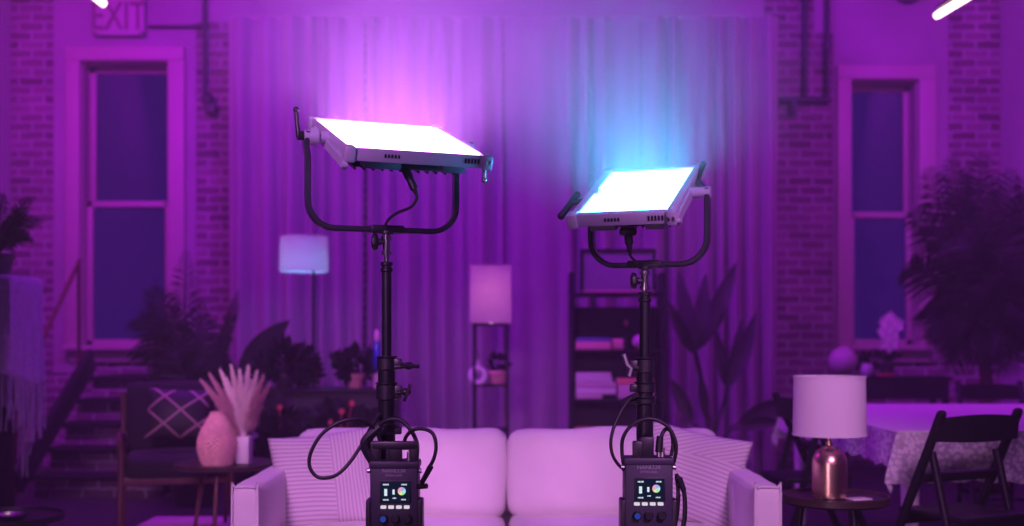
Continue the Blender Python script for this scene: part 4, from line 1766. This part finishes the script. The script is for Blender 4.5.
def make_panel(lab, pole, zy, yaw, el, L, W, c, arm_l, arm_r, face, r_end, right_bracket, inset):
    """pole=(x,y) of the stand, zy = height of the yoke's bottom bar, c = centre of the lit face"""
    u, hh, v, n = dirs(yaw, el)
    R = Matrix((u, v, n)).transposed()
    root = thing('led_panel', lab, 'light', (pole[0], pole[1], zy), 0, 'LED light panels')
    o = Vector((pole[0], pole[1], zy))
    C = Vector(c) - o
    th = .038

    def loc(a, bb, z=0):
        return C + u * a + v * bb + n * z
    b = B()                                          # rim frame
    rw = inset
    for ca, cb, sa, sb_ in ((0, -W / 2 + rw / 2, L, rw), (0, W / 2 - rw / 2, L, rw), (-L / 2 + rw / 2, 0, rw, W - 2 * rw), (L / 2 - rw / 2, 0, rw, W - 2 * rw)):
        box(b, loc(ca, cb, -th / 2), (sa, sb_, th), .004, R)
    box(b, loc(0, 0, -th + .004), (L - rw, W - rw, .008), 0, R)
    # ventilation slots on the near edge
    fr = obj('panel_frame', b, GREYM, root)
    b = B()
    for k in range(5):
        box(b, loc(L / 2 - .075 + k * .010, -W / 2 - .0008, -.018), (.005, .003, .014), 0, R)
    obj('vent_slot', b, BLACK, fr)
    b = B()
    for k in range(5):
        box(b, loc(-L / 2 + .11 + k * .010, -W / 2 - .0008, -.018), (.005, .003, .010), 0, R)
    obj('vent_slot', b, BLACK, fr)
    b = B()
    box(b, loc(0, 0, -.007), (L - 2 * rw + .002, W - 2 * rw + .002, .006), .001, R)
    obj('led_face', b, face, root)
    b = B()                                          # heat sink housing behind
    box(b, loc(0, 0, -th - .018), (L * .80, W * .62, .036), .008, R)
    for k in range(12):
        box(b, loc(-L * .36 + k * L * .72 / 11, 0, -th - .042), (.004, W * .5, .014), 0, R)
    obj('heat_sink', b, BOXM, root)
    b = B()                                          # near side bracket plates below the frame
    box(b, loc(-L * .22, -W * .36, -th - .014), (L * .26, .05, .028), .004, R)
    obj('accessory_bracket', b, GREYM, root)
    b = B()
    box(b, loc(L * .28, -W * .38, -th - .013), (L * .17, .05, .026), .004, R)
    obj('accessory_bracket', b, GREYM, root)
    for sx in (-1, 1):
        for sy in (-1, 1):
            b = B()
            box(b, loc(sx * (L / 2 - .008), sy * (W / 2 - .012), -th / 2), (.032, .042, th + .008), .006, R)
            cb_ = obj('corner_block', b, GREYM, root)
            if sx > 0 and sy < 0:
                b = B()
                for k in (-1, 1):
                    box(b, loc(L / 2 - .008 + k * .007, -W / 2 - .010, -th / 2), (.006, .004, .012), .001, R)
                obj('port', b, SILVER, cb_)
    # yoke
    piv = -th / 2 - .002
    pz = (C + n * piv)
    zp = pz.z
    wd = hh
    b = B()
    rad = .080
    pts = []
    al, ar = -arm_l, arm_r
    topl = Vector((u.x * al, u.y * al, zp + .012))
    pts.append(topl)
    if face is GL_PINK:
        pts.append(Vector((u.x * (al - .006), u.y * (al - .006), zp - .02)))
        pts.append(Vector((u.x * (al + .0), u.y * (al + .0), zp - .06)))
    pts.append(Vector((u.x * al, u.y * al, rad + .02)))
    for k in range(1, 8):
        a = k / 8 * PI / 2
        x = al + rad * (1 - math.cos(a))
        pts.append(Vector((u.x * x, u.y * x, rad * (1 - math.sin(a)))))
    pts.append(Vector((u.x * (al + rad), u.y * (al + rad), 0)))
    pts.append(Vector((u.x * (ar - rad), u.y * (ar - rad), 0)))
    for k in range(1, 8):
        a = k / 8 * PI / 2
        x = ar - rad * (1 - math.sin(a))
        pts.append(Vector((u.x * x, u.y * x, rad * (1 - math.cos(a)))))
    if right_bracket:
        e = r_end + .012
        pts += [Vector((u.x * ar, u.y * ar, rad + .02)), Vector((u.x * ar, u.y * ar, zp - .085)), Vector((u.x * (ar + .01), u.y * (ar + .01), zp - .07)),
                Vector((u.x * (e + .02), u.y * (e + .02), zp - .03)), Vector((u.x * (e + .02), u.y * (e + .02), zp + .012))]
        re = e + .02
    else:
        pts += [Vector((u.x * ar, u.y * ar, rad + .02)), Vector((u.x * ar, u.y * ar, zp + .012))]
        re = ar
    ribbon_bar(b, pts, .030, wd, .016)
    yk = obj('yoke', b, YOKEM, root)
    b = B()
    box(b, (0, 0, .002), (.105, .034, .024), .005, Euler((0, 0, yaw)).to_matrix())
    cyl(b, (0, 0, -.012), (0, 0, -.004), .022, n=20)
    obj('yoke_clamp', b, BLKMETAL, yk)
    # pivots
    off = C.dot(u)
    b = B()
    pl_ = Vector((u.x * al, u.y * al, zp))
    cyl(b, pl_ - u * .012, pl_ + u * (off - L / 2 - al + .002), .017, n=20)
    cyl(b, pl_ + u * .006, pl_ + u * .030, .026, n=24)
    obj('pivot', b, GREYM, root)
    b = B()
    pr = Vector((u.x * re, u.y * re, zp))
    cyl(b, pr + u * .010, pr - u * max(.012, re - off - L / 2 + .004), .017, n=20)
    obj('pivot', b, GREYM, root)
    return root, o, u, hh, v, n, C, zp, al, re, loc, R


# left panel
poleL = (-.380, 3.485)
zL = P(0, 230, 3.485).z
rt, o, u, hh, v, n, C, zp, al, re, loc, R = make_panel('magenta glowing LED panel on the left stand, lit face tipped up',
                                                    poleL, zL, .385, .34, .425, .515, (-.351, 3.50, 1.772), .241, .222, GL_PINK, .238, True, .012)
b = B()
pl_ = Vector((u.x * al, u.y * al, zp))
cyl(b, pl_ - u * .010, pl_ - u * .030, .014, n=16)
tube(b, [pl_ - u * .026 + Vector((0, 0, -.006)), pl_ - u * .030 + Vector((0, 0, .03)), pl_ - u * .034 + Vector((0, 0, .075))], lambda t: .008 - .002 * t, n=10)
ball(b, pl_ - u * .034 + Vector((0, 0, .075)), .009, 12)
obj('tilt_lever', b, BLKMETAL, rt)
b = B()
q0 = loc(-.2125 - .004, .16, -.028)
q1 = loc(-.2125 - .004, -.2575, -.05)
ribbon_bar(b, [q0, q1], .030, n, .010)
cyl(b, q1 - u * .010, q1 + u * .006, .010, n=14)
obj('tilt_lock_bar', b, GREYM, rt)
b = B()
q = loc(.205, -.245, -.06)
cyl(b, q + Vector((0, 0, .02)), q + Vector((0, 0, -.012)), .006, n=10)
ball(b, q + Vector((0, 0, -.014)), .009, 10)
obj('lock_pin', b, SILVER, rt)
b = B()                                   # power plug under the near edge
s0 = P(404, 166, 3.36) - o
s1 = P(416, 193, 3.36) - o
box(b, s0 + Vector((0, .0, .012)), (.055, .04, .03), .006, R)
cyl(b, s0, s0.lerp(s1, .45), .014, .013, n=14)
cyl(b, s0.lerp(s1, .45), s0.lerp(s1, .85), .011, .012, n=14)
cyl(b, s0.lerp(s1, .85), s1, .008, .006, n=12)
obj('power_plug', b, BLACK, rt)
b = B()
tube(b, [P(416, 193, 3.36), P(416.5, 199, 3.36), P(411, 207, 3.37), P(397, 213, 3.40), P(389, 219, 3.43), P(385.5, 225, 3.455)], .0045, n=8)
tag(obj('power_cable', b, RUBBER), 'short black cable curling from under the magenta panel to its yoke', 'cable')

# right panel
poleR = (.404, 3.50)
zR = P(0, 265, 3.50).z
rt, o, u, hh, v, n, C, zp, al, re, loc, R = make_panel('blue white glowing LED panel on the right stand, lit face tipped up',
                                                    poleR, zR, -.37, .45, .315, .435, (.383, 3.50, 1.610), .170, .192, GL_CYAN, .16, False, .026)
b = B()
q0, q1 = P(561, 216, 3.50) - o, P(577, 195, 3.60) - o
tube(b, [q0, q0.lerp(q1, .5), q1], .011, n=12)
ball(b, q0, .012, 10)
ball(b, q1, .012, 10)
cyl(b, q0.lerp(q1, .55), Vector((u.x * al, u.y * al, zp)), .007, n=10)
obj('tilt_lever', b, BLKMETAL, rt)
b = B()
q0 = loc(.1575 + .006, -.2175, -.03)
q1 = loc(.1575 + .006, -.02, -.02)
ribbon_bar(b, [q0, q1], .030, n, .010)
cyl(b, q0 - u * .004, q0 + u * .014, .008, n=14)
obj('tilt_lock_bar', b, GREYM, rt)
b = B()
q0, q1 = P(696.5, 181, 3.55) - o, P(703.5, 164, 3.6) - o
tube(b, [q0, q1], .009, n=10, sub=0)
ball(b, q1, .010, 10)
cyl(b, q0, Vector((u.x * re, u.y * re, zp)), .010, n=12)
obj('tilt_knob', b, BLKMETAL, rt)
b = B()
s0 = P(628, 231, 3.40) - o
s1 = P(630, 252, 3.42) - o
box(b, s0 + Vector((0, .01, .02)), (.04, .03, .03), .005)
box(b, s0 + Vector((.0, .0, -.002)), (.05, .035, .022), .006)
cyl(b, s0, s0.lerp(s1, .6), .013, n=14)
cyl(b, s0.lerp(s1, .6), s1, .010, .007, n=12)
obj('power_plug', b, BLACK, rt)
b = B()
tube(b, [P(630, 252, 3.42), P(630.5, 256, 3.43), P(634, 260, 3.45), P(638, 263, 3.465)], .0045, n=8)
tag(obj('power_cable', b, RUBBER), 'short black cable dropping from under the blue white panel to its yoke', 'cable')


def stand(lab, pole, zy, spec, turn):
    x0_, y0_ = pole
    root = thing('light_stand', lab, 'stand', (x0_, y0_, 0), 0, 'black light stands')
    Yp = y0_
    Z = lambda y: P(0, y, Yp).z
    b = B()
    cyl(b, (0, 0, Z(spec['chrome'][1])), (0, 0, zy - .014), .0125, n=20, ch=.002)
    cyl(b, (0, 0, Z(spec['chrome'][1])), (0, 0, Z(spec['chrome'][1]) + .012), .017, n=20)
    cyl(b, (0, 0, zy - .03), (0, 0, zy - .018), .017, n=20)
    cyl(b, (0, 0, Z(spec['thin'][0]) - .02), (0, 0, Z(spec['chrome'][1]) + .004), .009, n=16)
    sp = obj('spigot', b, CHROME, root)
    b = B()
    zk = Z(spec['knob'])
    cyl(b, (0, 0, zk), (-.018, -.004, zk), .008, n=10)
    cyl(b, (-.018, -.004, zk), (-.026, -.006, zk), .011, n=12)
    lathe(b, [(0, 0), (.020, 0), (.024, .005), (.024, .013), (.018, .018), (0, .018)], (-.026, -.006, zk), 24, Euler((0, -PI / 2, 0)).to_matrix(), fn=lambda i, k: 1 + (.06 * math.cos(k * PI / 2) if 0 < i < 5 else 0))
    obj('lock_knob', b, BLACK, sp)
    b = B()
    cyl(b, (0, 0, Z(spec['thin'][1]) - .1), (0, 0, Z(spec['thin'][0])), spec['r1'], n=24, ch=.002)
    for y in spec['rings']:
        cyl(b, (0, 0, Z(y) - .006), (0, 0, Z(y) + .006), spec['r1'] + .004, n=24, ch=.002)
    obj('upper_tube', b, BLKMETAL, root)
    b = B()
    cyl(b, (0, 0, .10), (0, 0, Z(spec['thick'])), spec['r2'], n=24, ch=.003)
    obj('lower_tube', b, BLKMETAL, root)
    for y, hgt, ex in spec['collars']:
        b = B()
        cyl(b, (0, 0, Z(y) - hgt / 2), (0, 0, Z(y) + hgt / 2), spec['r2'] + ex, n=24, ch=.004)
        cyl(b, (0, 0, Z(y) + hgt / 2), (0, 0, Z(y) + hgt / 2 + .004), spec['r2'] + ex + .002, n=24, ch=.001)
        box(b, (spec['cs'] * (spec['r2'] + .008), -.004, Z(y)), (.024, .026, hgt * .8), .004)
        obj('collar', b, BLACK, root)
    for k in range(3):
        a = k * 2 * PI / 3 + turn
        b = B()
        d = Vector((math.cos(a), math.sin(a), 0))
        cyl(b, d * .028 + Vector((0, 0, .42)), d * .50 + Vector((0, 0, .012)), .012, n=12)
        cyl(b, Vector((0, 0, .12)) + d * .026, d * .24 + Vector((0, 0, .244)), .008, n=10)
        lg = obj('leg', b, BLKMETAL, root)
        b = B()
        ball(b, d * .50 + Vector((0, 0, .016)), .016, 12)
        obj('rubber_foot', b, RUBBER, lg)
    b = B()
    cyl(b, (0, 0, .39), (0, 0, .45), .042, n=24, ch=.004)
    cyl(b, (0, 0, .10), (0, 0, .14), .038, n=24, ch=.004)
    obj('leg_collar', b, BLACK, root)
    return root, Z


rtL, Z = stand('black light stand carrying the magenta glowing panel', poleL, zL,
               dict(chrome=(235, 255), knob=242, thin=(262, 366), r1=.0148, rings=(264, 270), r2=.026, thick=366, collars=((364, .04, .004), (392, .05, .006), (430, .03, .004)), cs=1), PI)
o = Vector((poleL[0], poleL[1], 0))
for y, dx in ((367, .075), (393, .066)):
    b = B()
    cyl(b, (.022, -.01, Z(y)), (dx, -.02, Z(y) + .004), .007, n=10)
    ball(b, (dx - .006, -.02, Z(y) + .004), (.016, .014, .012), 14)
    ribbon_bar(b, [(dx - .01, -.03, Z(y) - .022), (dx, -.034, Z(y)), (dx + .008, -.03, Z(y) + .026)] if y > 380 else [(dx - .03, -.034, Z(y) + .010), (dx, -.036, Z(y) + .004), (dx + .028, -.034, Z(y) + .002)], .014, (0, 1, .2), .010)
    obj('clamp_handle', b, BLACK, rtL)
rtR, Z = stand('black light stand carrying the blue white glowing panel', poleR, zR,
               dict(chrome=(268, 290), knob=281, thin=(292, 362), r1=.0165, rings=(294, 300), r2=.026, thick=358, collars=((366, .045, .003), (388, .03, .005), (401, .02, .007)), cs=-1), 0.0)
b = B()
q = [P(x, y, 3.46) - Vector((poleR[0], poleR[1], 0)) for x, y in ((624, 354), (627, 364), (631, 368), (629, 376))]
ribbon_bar(b, q, .018, (0, 1, .1), .014)
cyl(b, P(628, 367, 3.46) - Vector((poleR[0], poleR[1], 0)), Vector((-.02, -.01, Z(368))), .008, n=10)
obj('clamp_lever', b, SILVER, rtR)
b = B()
cyl(b, (-.02, -.01, Z(398)), (-.045, -.02, Z(399)), .007, n=10)
ribbon_bar(b, [(-.075, -.026, Z(403)), (-.05, -.03, Z(398)), (-.022, -.028, Z(394))], .018, (0, 1, .1), .016)
obj('clamp_handle', b, BLACK, rtR)


def control_box(lab, x0_, x1_, ytop, Y, scr, btn_y, knob_y, xs_btn, xs_knob, poleY, frame_handle):
    cxp = (x0_ + x1_) / 2
    top = P(cxp, ytop, Y)
    root = thing('control_box', lab, 'control unit', (top.x, Y, top.z - .30), 0, 'control boxes on the stands')
    o = Vector(root.location)
    k = Y / F
    W, D, H = (x1_ - x0_) * k, .085, .30
    b = B()
    box(b, (0, D / 2, H / 2), (W, D, H - .004), .006)
    box(b, (0, D / 2, H - .012), (W + .006, D + .006, .022), .005)
    obj('housing', b, BOXM, root)
    b = B()
    zz_ = lambda y: P(0, y, Y).z - o.z
    xx_ = lambda x: P(x, 0, Y).x - o.x
    zs = zz_(493)
    b.free()
    for s in (-1, 1):
        b = B()
        box(b, (s * (W / 2 + .005), D / 2 - .01, zs / 2 - .01), (.016, D * .8, zs - .02), .005)
        obj('side_bumper', b, BLACK, root)
    b = B()
    sx0, sx1, sy0, sy1 = scr
    box(b, (xx_((sx0 + sx1) / 2), -.0015, zz_((sy0 + sy1) / 2)), ((sx1 - sx0) * k + .006, .005, (sy1 - sy0) * k + .006), .001)
    bz = obj('screen_bezel', b, BLACK, root)
    b = B()
    box(b, (xx_((sx0 + sx1) / 2), -.0045, zz_((sy0 + sy1) / 2)), ((sx1 - sx0) * k, .002, (sy1 - sy0) * k))
    s = obj('screen', b, SCREEN, root, flat=True)
    # read-outs on the screen
    b = B()
    w_ = sx1 - sx0

    def ticks(n, fx, fy, size):               # read-out too small to be read in the photo: a row of fine ticks
        for q_ in range(n):
            box(b, (xx_(sx0 + fx * w_ + (q_ - (n - 1) / 2) * size * .55), -.006, zz_(sy0 + fy * (sy1 - sy0))), (size * .38 * k, .0006, size * (.62 if q_ % 2 else .45) * k))
    ticks(4, .17, .14, 2.8)
    ticks(4, .80, .14, 2.6)
    ticks(4, .17, .88, 2.6)
    ticks(3, .47, .80, 2.4)
    ticks(4, .78, .87, 2.2)
    for fx, fy, ww, hh_ in ((.17, .52, 3.0, 7.0), (.44, .50, 2.2, 5.0)):
        box(b, (xx_(sx0 + fx * w_), -.006, zz_(sy0 + fy * (sy1 - sy0))), (ww * k, .0006, hh_ * k))
    obj('screen_readout', b, GL_TEXT, s, flat=True)
    b = B()
    rwh = 4.0 * k
    lathe(b, [(0, 0), (rwh, 0), (rwh, .0006), (0, .0006)], n=32)
    wo = obj('colour_wheel', b, WHEEL, s, (xx_(sx0 + .72 * w_), -.0056, zz_(sy0 + .46 * (sy1 - sy0))))
    wo.rotation_euler = (PI / 2, 0, 0)
    for x in xs_btn:
        b = B()
        box(b, (xx_(x), -.003, zz_(btn_y)), (5.6 * k, .010, 3.2 * k), .002)
        obj('button', b, GL_BTN, root)
    for i, x in enumerate(xs_knob):
        b = B()
        cyl(b, (xx_(x), 0, zz_(knob_y)), (xx_(x), -.016, zz_(knob_y)), 4.6 * k, 4.2 * k, n=24, ch=.002)
        kn = obj('dial', b, BLACK, root)
        if i == 0:
            b = B()
            cyl(b, (xx_(x), -.0155, zz_(knob_y)), (xx_(x), -.0175, zz_(knob_y)), 3.0 * k, n=20)
            d = obj('dial_light', b, GL_BLUE, kn)
    b = B()
    t = text_bm('NANLUX', 5.2 * k, .0003)
    merge(b, t, Matrix.Translation((0, -.001, zz_(ytop + 10))) @ UPRIGHT @ Matrix.Diagonal((1.12, 1, 1, 1)))
    t = text_bm('DYNO 650C', 3.2 * k, .0003)
    merge(b, t, Matrix.Translation((0, -.001, zz_(ytop + 14.5))) @ UPRIGHT)
    obj('lettering', b, PRINTW, root, flat=True)
    for s in (-1, 1):
        b = B()
        cyl(b, (s * (W / 2 + .001), .012, H - .03), (s * (W / 2 + .010), .012, H - .03), .007, n=12)
        obj('strap_stud', b, SILVER, root)
    # hanging hook towards the pole
    b = B()
    if frame_handle:
        hz = zz_(446)
        box(b, (0, .020, hz), (W * .98, .020, .026), .006)
        for s, w in ((-1, .030), (1, .030), (-.35, .012)):
            box(b, (s * W * .40, .020, (H + hz) / 2 - .004), (w, .018, hz - H + .03), .004)
        box(b, (0, .020, (H + hz) / 2), (.045, .016, hz - H + .02), .004)
        tube(b, [(-W * .46, .02, H - .004), (-W * .62, .02, hz - .005), (-W * .58, .02, hz + .02), (-W * .30, .02, hz + .055)], .014, n=8)
    else:
        box(b, (-W * .22, .022, H + .016), (.030, .03, .062), .005)
        box(b, (-W * .02, .034, H + .028), (.040, .03, .06), .004)
    obj('hanging_bracket', b, BLACK, root)
    b = B()
    xq = .30 * W
    cyl(b, (xq, .015, H), (xq, .015, H + .008), .008, n=14)
    cyl(b, (xq, .015, H + .008), (xq, .015, H + .026), .006, n=14)
    obj('cable_socket', b, SILVER, root)
    return root


control_box('control box under the magenta panel, black handle frame on top', 370, 418, 461, 3.37, (381, 410, 481.5, 502), 507, 518.5, (383.5, 391.2, 399, 406.8), (383.5, 395.5, 407.5), poleL[1], True)
control_box('control box under the blue white panel, coiled cable at its side', 625, 673, 457.5, 3.38, (635.5, 664, 478.5, 500), 503.8, 515.5, (636.8, 644.7, 652.6, 660.4), (637, 648.5, 661.5), poleR[1], False)


def cable(lab, pts, r=.0058, name='power_cable', ends=()):
    rt = thing(name, lab, 'cable', pts[0], 0)
    o = Vector(pts[0])
    b = B()
    tube(b, [p - o for p in pts], r, n=10, sub=8)
    obj('cord', b, RUBBER, rt)
    for (a, c, r0, r1, m) in ends:
        b = B()
        cyl(b, Vector(a) - o, Vector(c) - o, r0, r1, n=14, ch=.001)
        obj('plug', b, m, rt)
    return rt


Yc = 3.36
cable('black cable looping out left from the control box under the magenta panel',
      [P(381, 451, 3.40), P(379, 438, 3.39), P(372, 426, 3.38), P(358, 419.5, 3.36), P(340, 422, 3.35), P(322, 434, 3.35), P(311, 452, 3.35), P(309.5, 466, 3.35), P(316, 476, 3.35), P(326, 478, 3.35), P(338, 474, 3.36), P(350, 462, 3.37), P(362, 444, 3.39), P(372, 426, 3.42), P(380, 414, 3.455)], .0056)
cable('black cable arching from the left control box handle to a plug at its side',
      [P(404, 446, 3.40), P(406, 437, 3.39), P(413, 430, 3.37), P(424, 429, 3.36), P(433, 434, 3.35), P(436, 446, 3.345), P(434, 458, 3.345), P(428, 470, 3.35), P(422, 481, 3.36)], .0056,
      ends=((P(431, 466, 3.347), P(421.5, 483.5, 3.36), .009, .0075, BLACK), (P(427, 486, 3.36), P(417.5, 486.5, 3.375), .008, .008, BLACK)))
cable('black cable hoop curving close around the left stand pole',
      [P(370, 455, 3.40), P(371, 440, 3.40), P(377, 427, 3.41), P(388, 420, 3.425), P(400, 420, 3.425), P(410, 429, 3.41), P(416.5, 442, 3.40), P(417, 455, 3.395), P(415, 459, 3.40)], .0064)
cable('black cable hoop arching over the top of the right control box',
      [P(624, 467, 3.40), P(622, 452, 3.40), P(623, 438, 3.395), P(631, 426, 3.39), P(645, 419, 3.39), P(658, 420.5, 3.39), P(669, 428, 3.39), P(675, 440, 3.39), P(676, 452, 3.395), P(673, 465, 3.405)], .0056)
cable('thin black cable hanging from the stand to the left side of the right control box',
      [P(631, 398, 3.44), P(623, 408, 3.42), P(615, 424, 3.40), P(611, 440, 3.39), P(612, 453, 3.39), P(617, 463, 3.395), P(625, 471, 3.41)], .0050)
cable('black cable with fat plug dropping into the top of the right control box',
      [P(660, 455, 3.40), P(660.5, 445, 3.40), P(662, 435, 3.40), P(666, 429, 3.41), P(671, 432, 3.41), P(673, 444, 3.40), P(671, 456, 3.40)], .0056,
      ends=((P(659, 452, 3.395), P(660, 436, 3.395), .012, .010, BLACK), (P(659, 457, 3.395), P(659, 451, 3.395), .008, .008, SILVER)))
pts = []
for k in range(2):
    for (x, y) in ((676, 474), (682, 484), (684.5, 500), (684, 518), (681, 534), (677, 546), (674, 530), (676.5, 512), (678, 492)):
        pts.append(P(x + k * .8, y + k * 2, 3.43 + k * .014))
cable('coil of black cable hanging at the right side of the right control box', pts, .0058, 'cable_coil',
      ends=((P(679, 478, 3.415), P(684, 491, 3.415), .010, .008, BLACK),))

# ------------------------------------------------------------------ haze
def haze_mat(name, dens, radii=None):
    m, nt, pb_ = base_mat(name)
    nt.nodes.remove(pb_)
    vs = nt.nodes.new('ShaderNodeVolumeScatter')
    vs.inputs['Color'].default_value = (0.96, 0.94, 1.0, 1)
    vs.inputs['Density'].default_value = dens
    vs.inputs['Anisotropy'].default_value = 0.0
    if radii:                                   # thins out towards the rim of the cloud
        tc = nt.nodes.new('ShaderNodeTexCoord')
        dv = nt.nodes.new('ShaderNodeVectorMath')
        dv.operation = 'DIVIDE'
        dv.inputs[1].default_value = radii
        ln = nt.nodes.new('ShaderNodeVectorMath')
        ln.operation = 'LENGTH'
        mr = nt.nodes.new('ShaderNodeMapRange')
        mr.interpolation_type = 'SMOOTHSTEP'
        mr.inputs['From Min'].default_value = 1.0
        mr.inputs['From Max'].default_value = 0.1
        mr.inputs['To Min'].default_value = 0.0
        mr.inputs['To Max'].default_value = 1.0
        pw = nt.nodes.new('ShaderNodeMath')
        pw.operation = 'POWER'
        pw.inputs[1].default_value = 1.6
        ml = nt.nodes.new('ShaderNodeMath')
        ml.operation = 'MULTIPLY'
        ml.inputs[1].default_value = dens
        nt.links.new(tc.outputs['Object'], dv.inputs[0])
        nt.links.new(dv.outputs[0], ln.inputs[0])
        nt.links.new(ln.outputs['Value'], mr.inputs['Value'])
        nt.links.new(mr.outputs[0], pw.inputs[0])
        nt.links.new(pw.outputs[0], ml.inputs[0])
        nt.links.new(ml.outputs[0], vs.inputs['Density'])
    nt.links.new(vs.outputs[0], nt.nodes['Material Output'].inputs['Volume'])
    return m


b = B()
box(b, ((XL + XR) / 2, (YB + YF) / 2 + .02, ZC / 2), (XR - XL + .2, YB - YF + .16, ZC + .1))
hz = tag(obj('haze', b, haze_mat('stage_haze', HAZE), flat=True), 'thin stage haze filling the whole room', 'haze')
hz['kind'] = 'stuff'
for at_, rad_, den_, lab_ in (((-.34, 3.58, 2.14), (.98, .52, .98), 0.46, 'haze cloud added for the magenta glow above the left panel'),
                             ((.39, 3.58, 1.94), (.70, .48, .86), 0.64, 'haze cloud added for the blue glow above the right panel')):
    b = B()
    ball(b, (0, 0, 0), rad_, 32)  # extra haze volume added round each panel to make its glow
    hz = tag(obj('haze', b, haze_mat('glow_haze', den_, rad_), None, at_), lab_, 'haze')
    hz['kind'] = 'stuff'

# ------------------------------------------------------------------ out-of-frame lamps; the fill and washes are added


def spot(name, loc, aim, col, power, size, blend=.6, rad=.2):
    l = bpy.data.lights.new(name, 'SPOT')
    l.color = col
    l.energy = power
    l.spot_size = math.radians(size)
    l.spot_blend = blend
    l.shadow_soft_size = rad
    o = bpy.data.objects.new(name, l)
    COL.objects.link(o)
    o.location = loc
    o.rotation_euler = (Vector(aim) - Vector(loc)).to_track_quat('-Z', 'Y').to_euler()
    return o


def area(name, loc, aim, col, power, sx, sy, spread=180):
    l = bpy.data.lights.new(name, 'AREA')
    l.shape = 'RECTANGLE'
    l.size, l.size_y = sx, sy
    l.color = col
    l.energy = power
    l.spread = math.radians(spread)
    o = bpy.data.objects.new(name, l)
    COL.objects.link(o)
    o.location = loc
    o.rotation_euler = (Vector(aim) - Vector(loc)).to_track_quat('-Z', 'Y').to_euler()
    return o


spot('key_right', (1.25, 0.9, 2.5), (0.75, 4.6, 0.42), (0.92, 0.34, 1.0), 350, 40, .5, .3)
spot('key_left', (-1.25, 0.9, 2.5), (-1.0, 5.3, 0.50), (0.92, 0.34, 1.0), 430, 41, .5, .3)
spot('accent_spot', (-2.7, 3.6, 2.9), (-1.50, 6.05, 0.78), (1.0, 0.38, 0.85), 150, 18, .5, .1)
area('front_fill', (0.0, -2.2, 3.6), (0, 5.0, 1.0), (0.34, 0.02, 0.80), 15, 1.4, .5, 120)  # unseen lamp added to lift the panel frames and stands
area('strip_light', (-0.9, -0.4, 0.75), (1.2, 4.4, 0.6), (1.0, 0.45, 0.80), 1.2, .16, 1.3, 40)
area('wash_left', (-3.6, 7.0, 4.5), (-2.6, 10.5, 1.6), (0.66, 0.010, 0.94), 98, .8, .4)  # this and the next two: unseen lamps added to tint the back wall
area('wash_centre', (-1.2, 7.0, 4.5), (0.6, 10.0, 1.0), (0.34, 0.008, 1.0), 130, .8, .4)
area('wash_right', (3.6, 7.0, 4.5), (2.6, 10.5, 1.4), (0.58, 0.012, 0.96), 84, .8, .4)

w = bpy.data.worlds.new('World')
SC.world = w
w.use_nodes = True
w.node_tree.nodes['Background'].inputs[0].default_value = (0.05, 0.01, 0.25, 1)
w.node_tree.nodes['Background'].inputs[1].default_value = 0.5

# ------------------------------------------------------------------ camera
cam = bpy.data.cameras.new('camera')
co = bpy.data.objects.new('camera', cam)
COL.objects.link(co)
co.location = (0, 0, EYE)
co.rotation_euler = (PI / 2, 0, 0)
cam.sensor_width = 36
cam.lens = 36 * F / 1024
cam.shift_y = 77 / 1024
cam.clip_start = .05
cam.dof.use_dof = True
cam.dof.focus_distance = 3.42
cam.dof.aperture_fstop = cam.lens / 1000 / .022
SC.camera = co

SC.view_settings.view_transform = 'Standard'
SC.view_settings.look = 'None'
SC.view_settings.gamma = 1
SC.view_settings.exposure = 0
SC.view_settings.use_curve_mapping = False
SC.cycles.use_denoising = True
SC.cycles.max_bounces = 8
SC.cycles.transparent_max_bounces = 12
SC.cycles.volume_bounces = 1
SC.cycles.caustics_reflective = False
SC.cycles.caustics_refractive = False
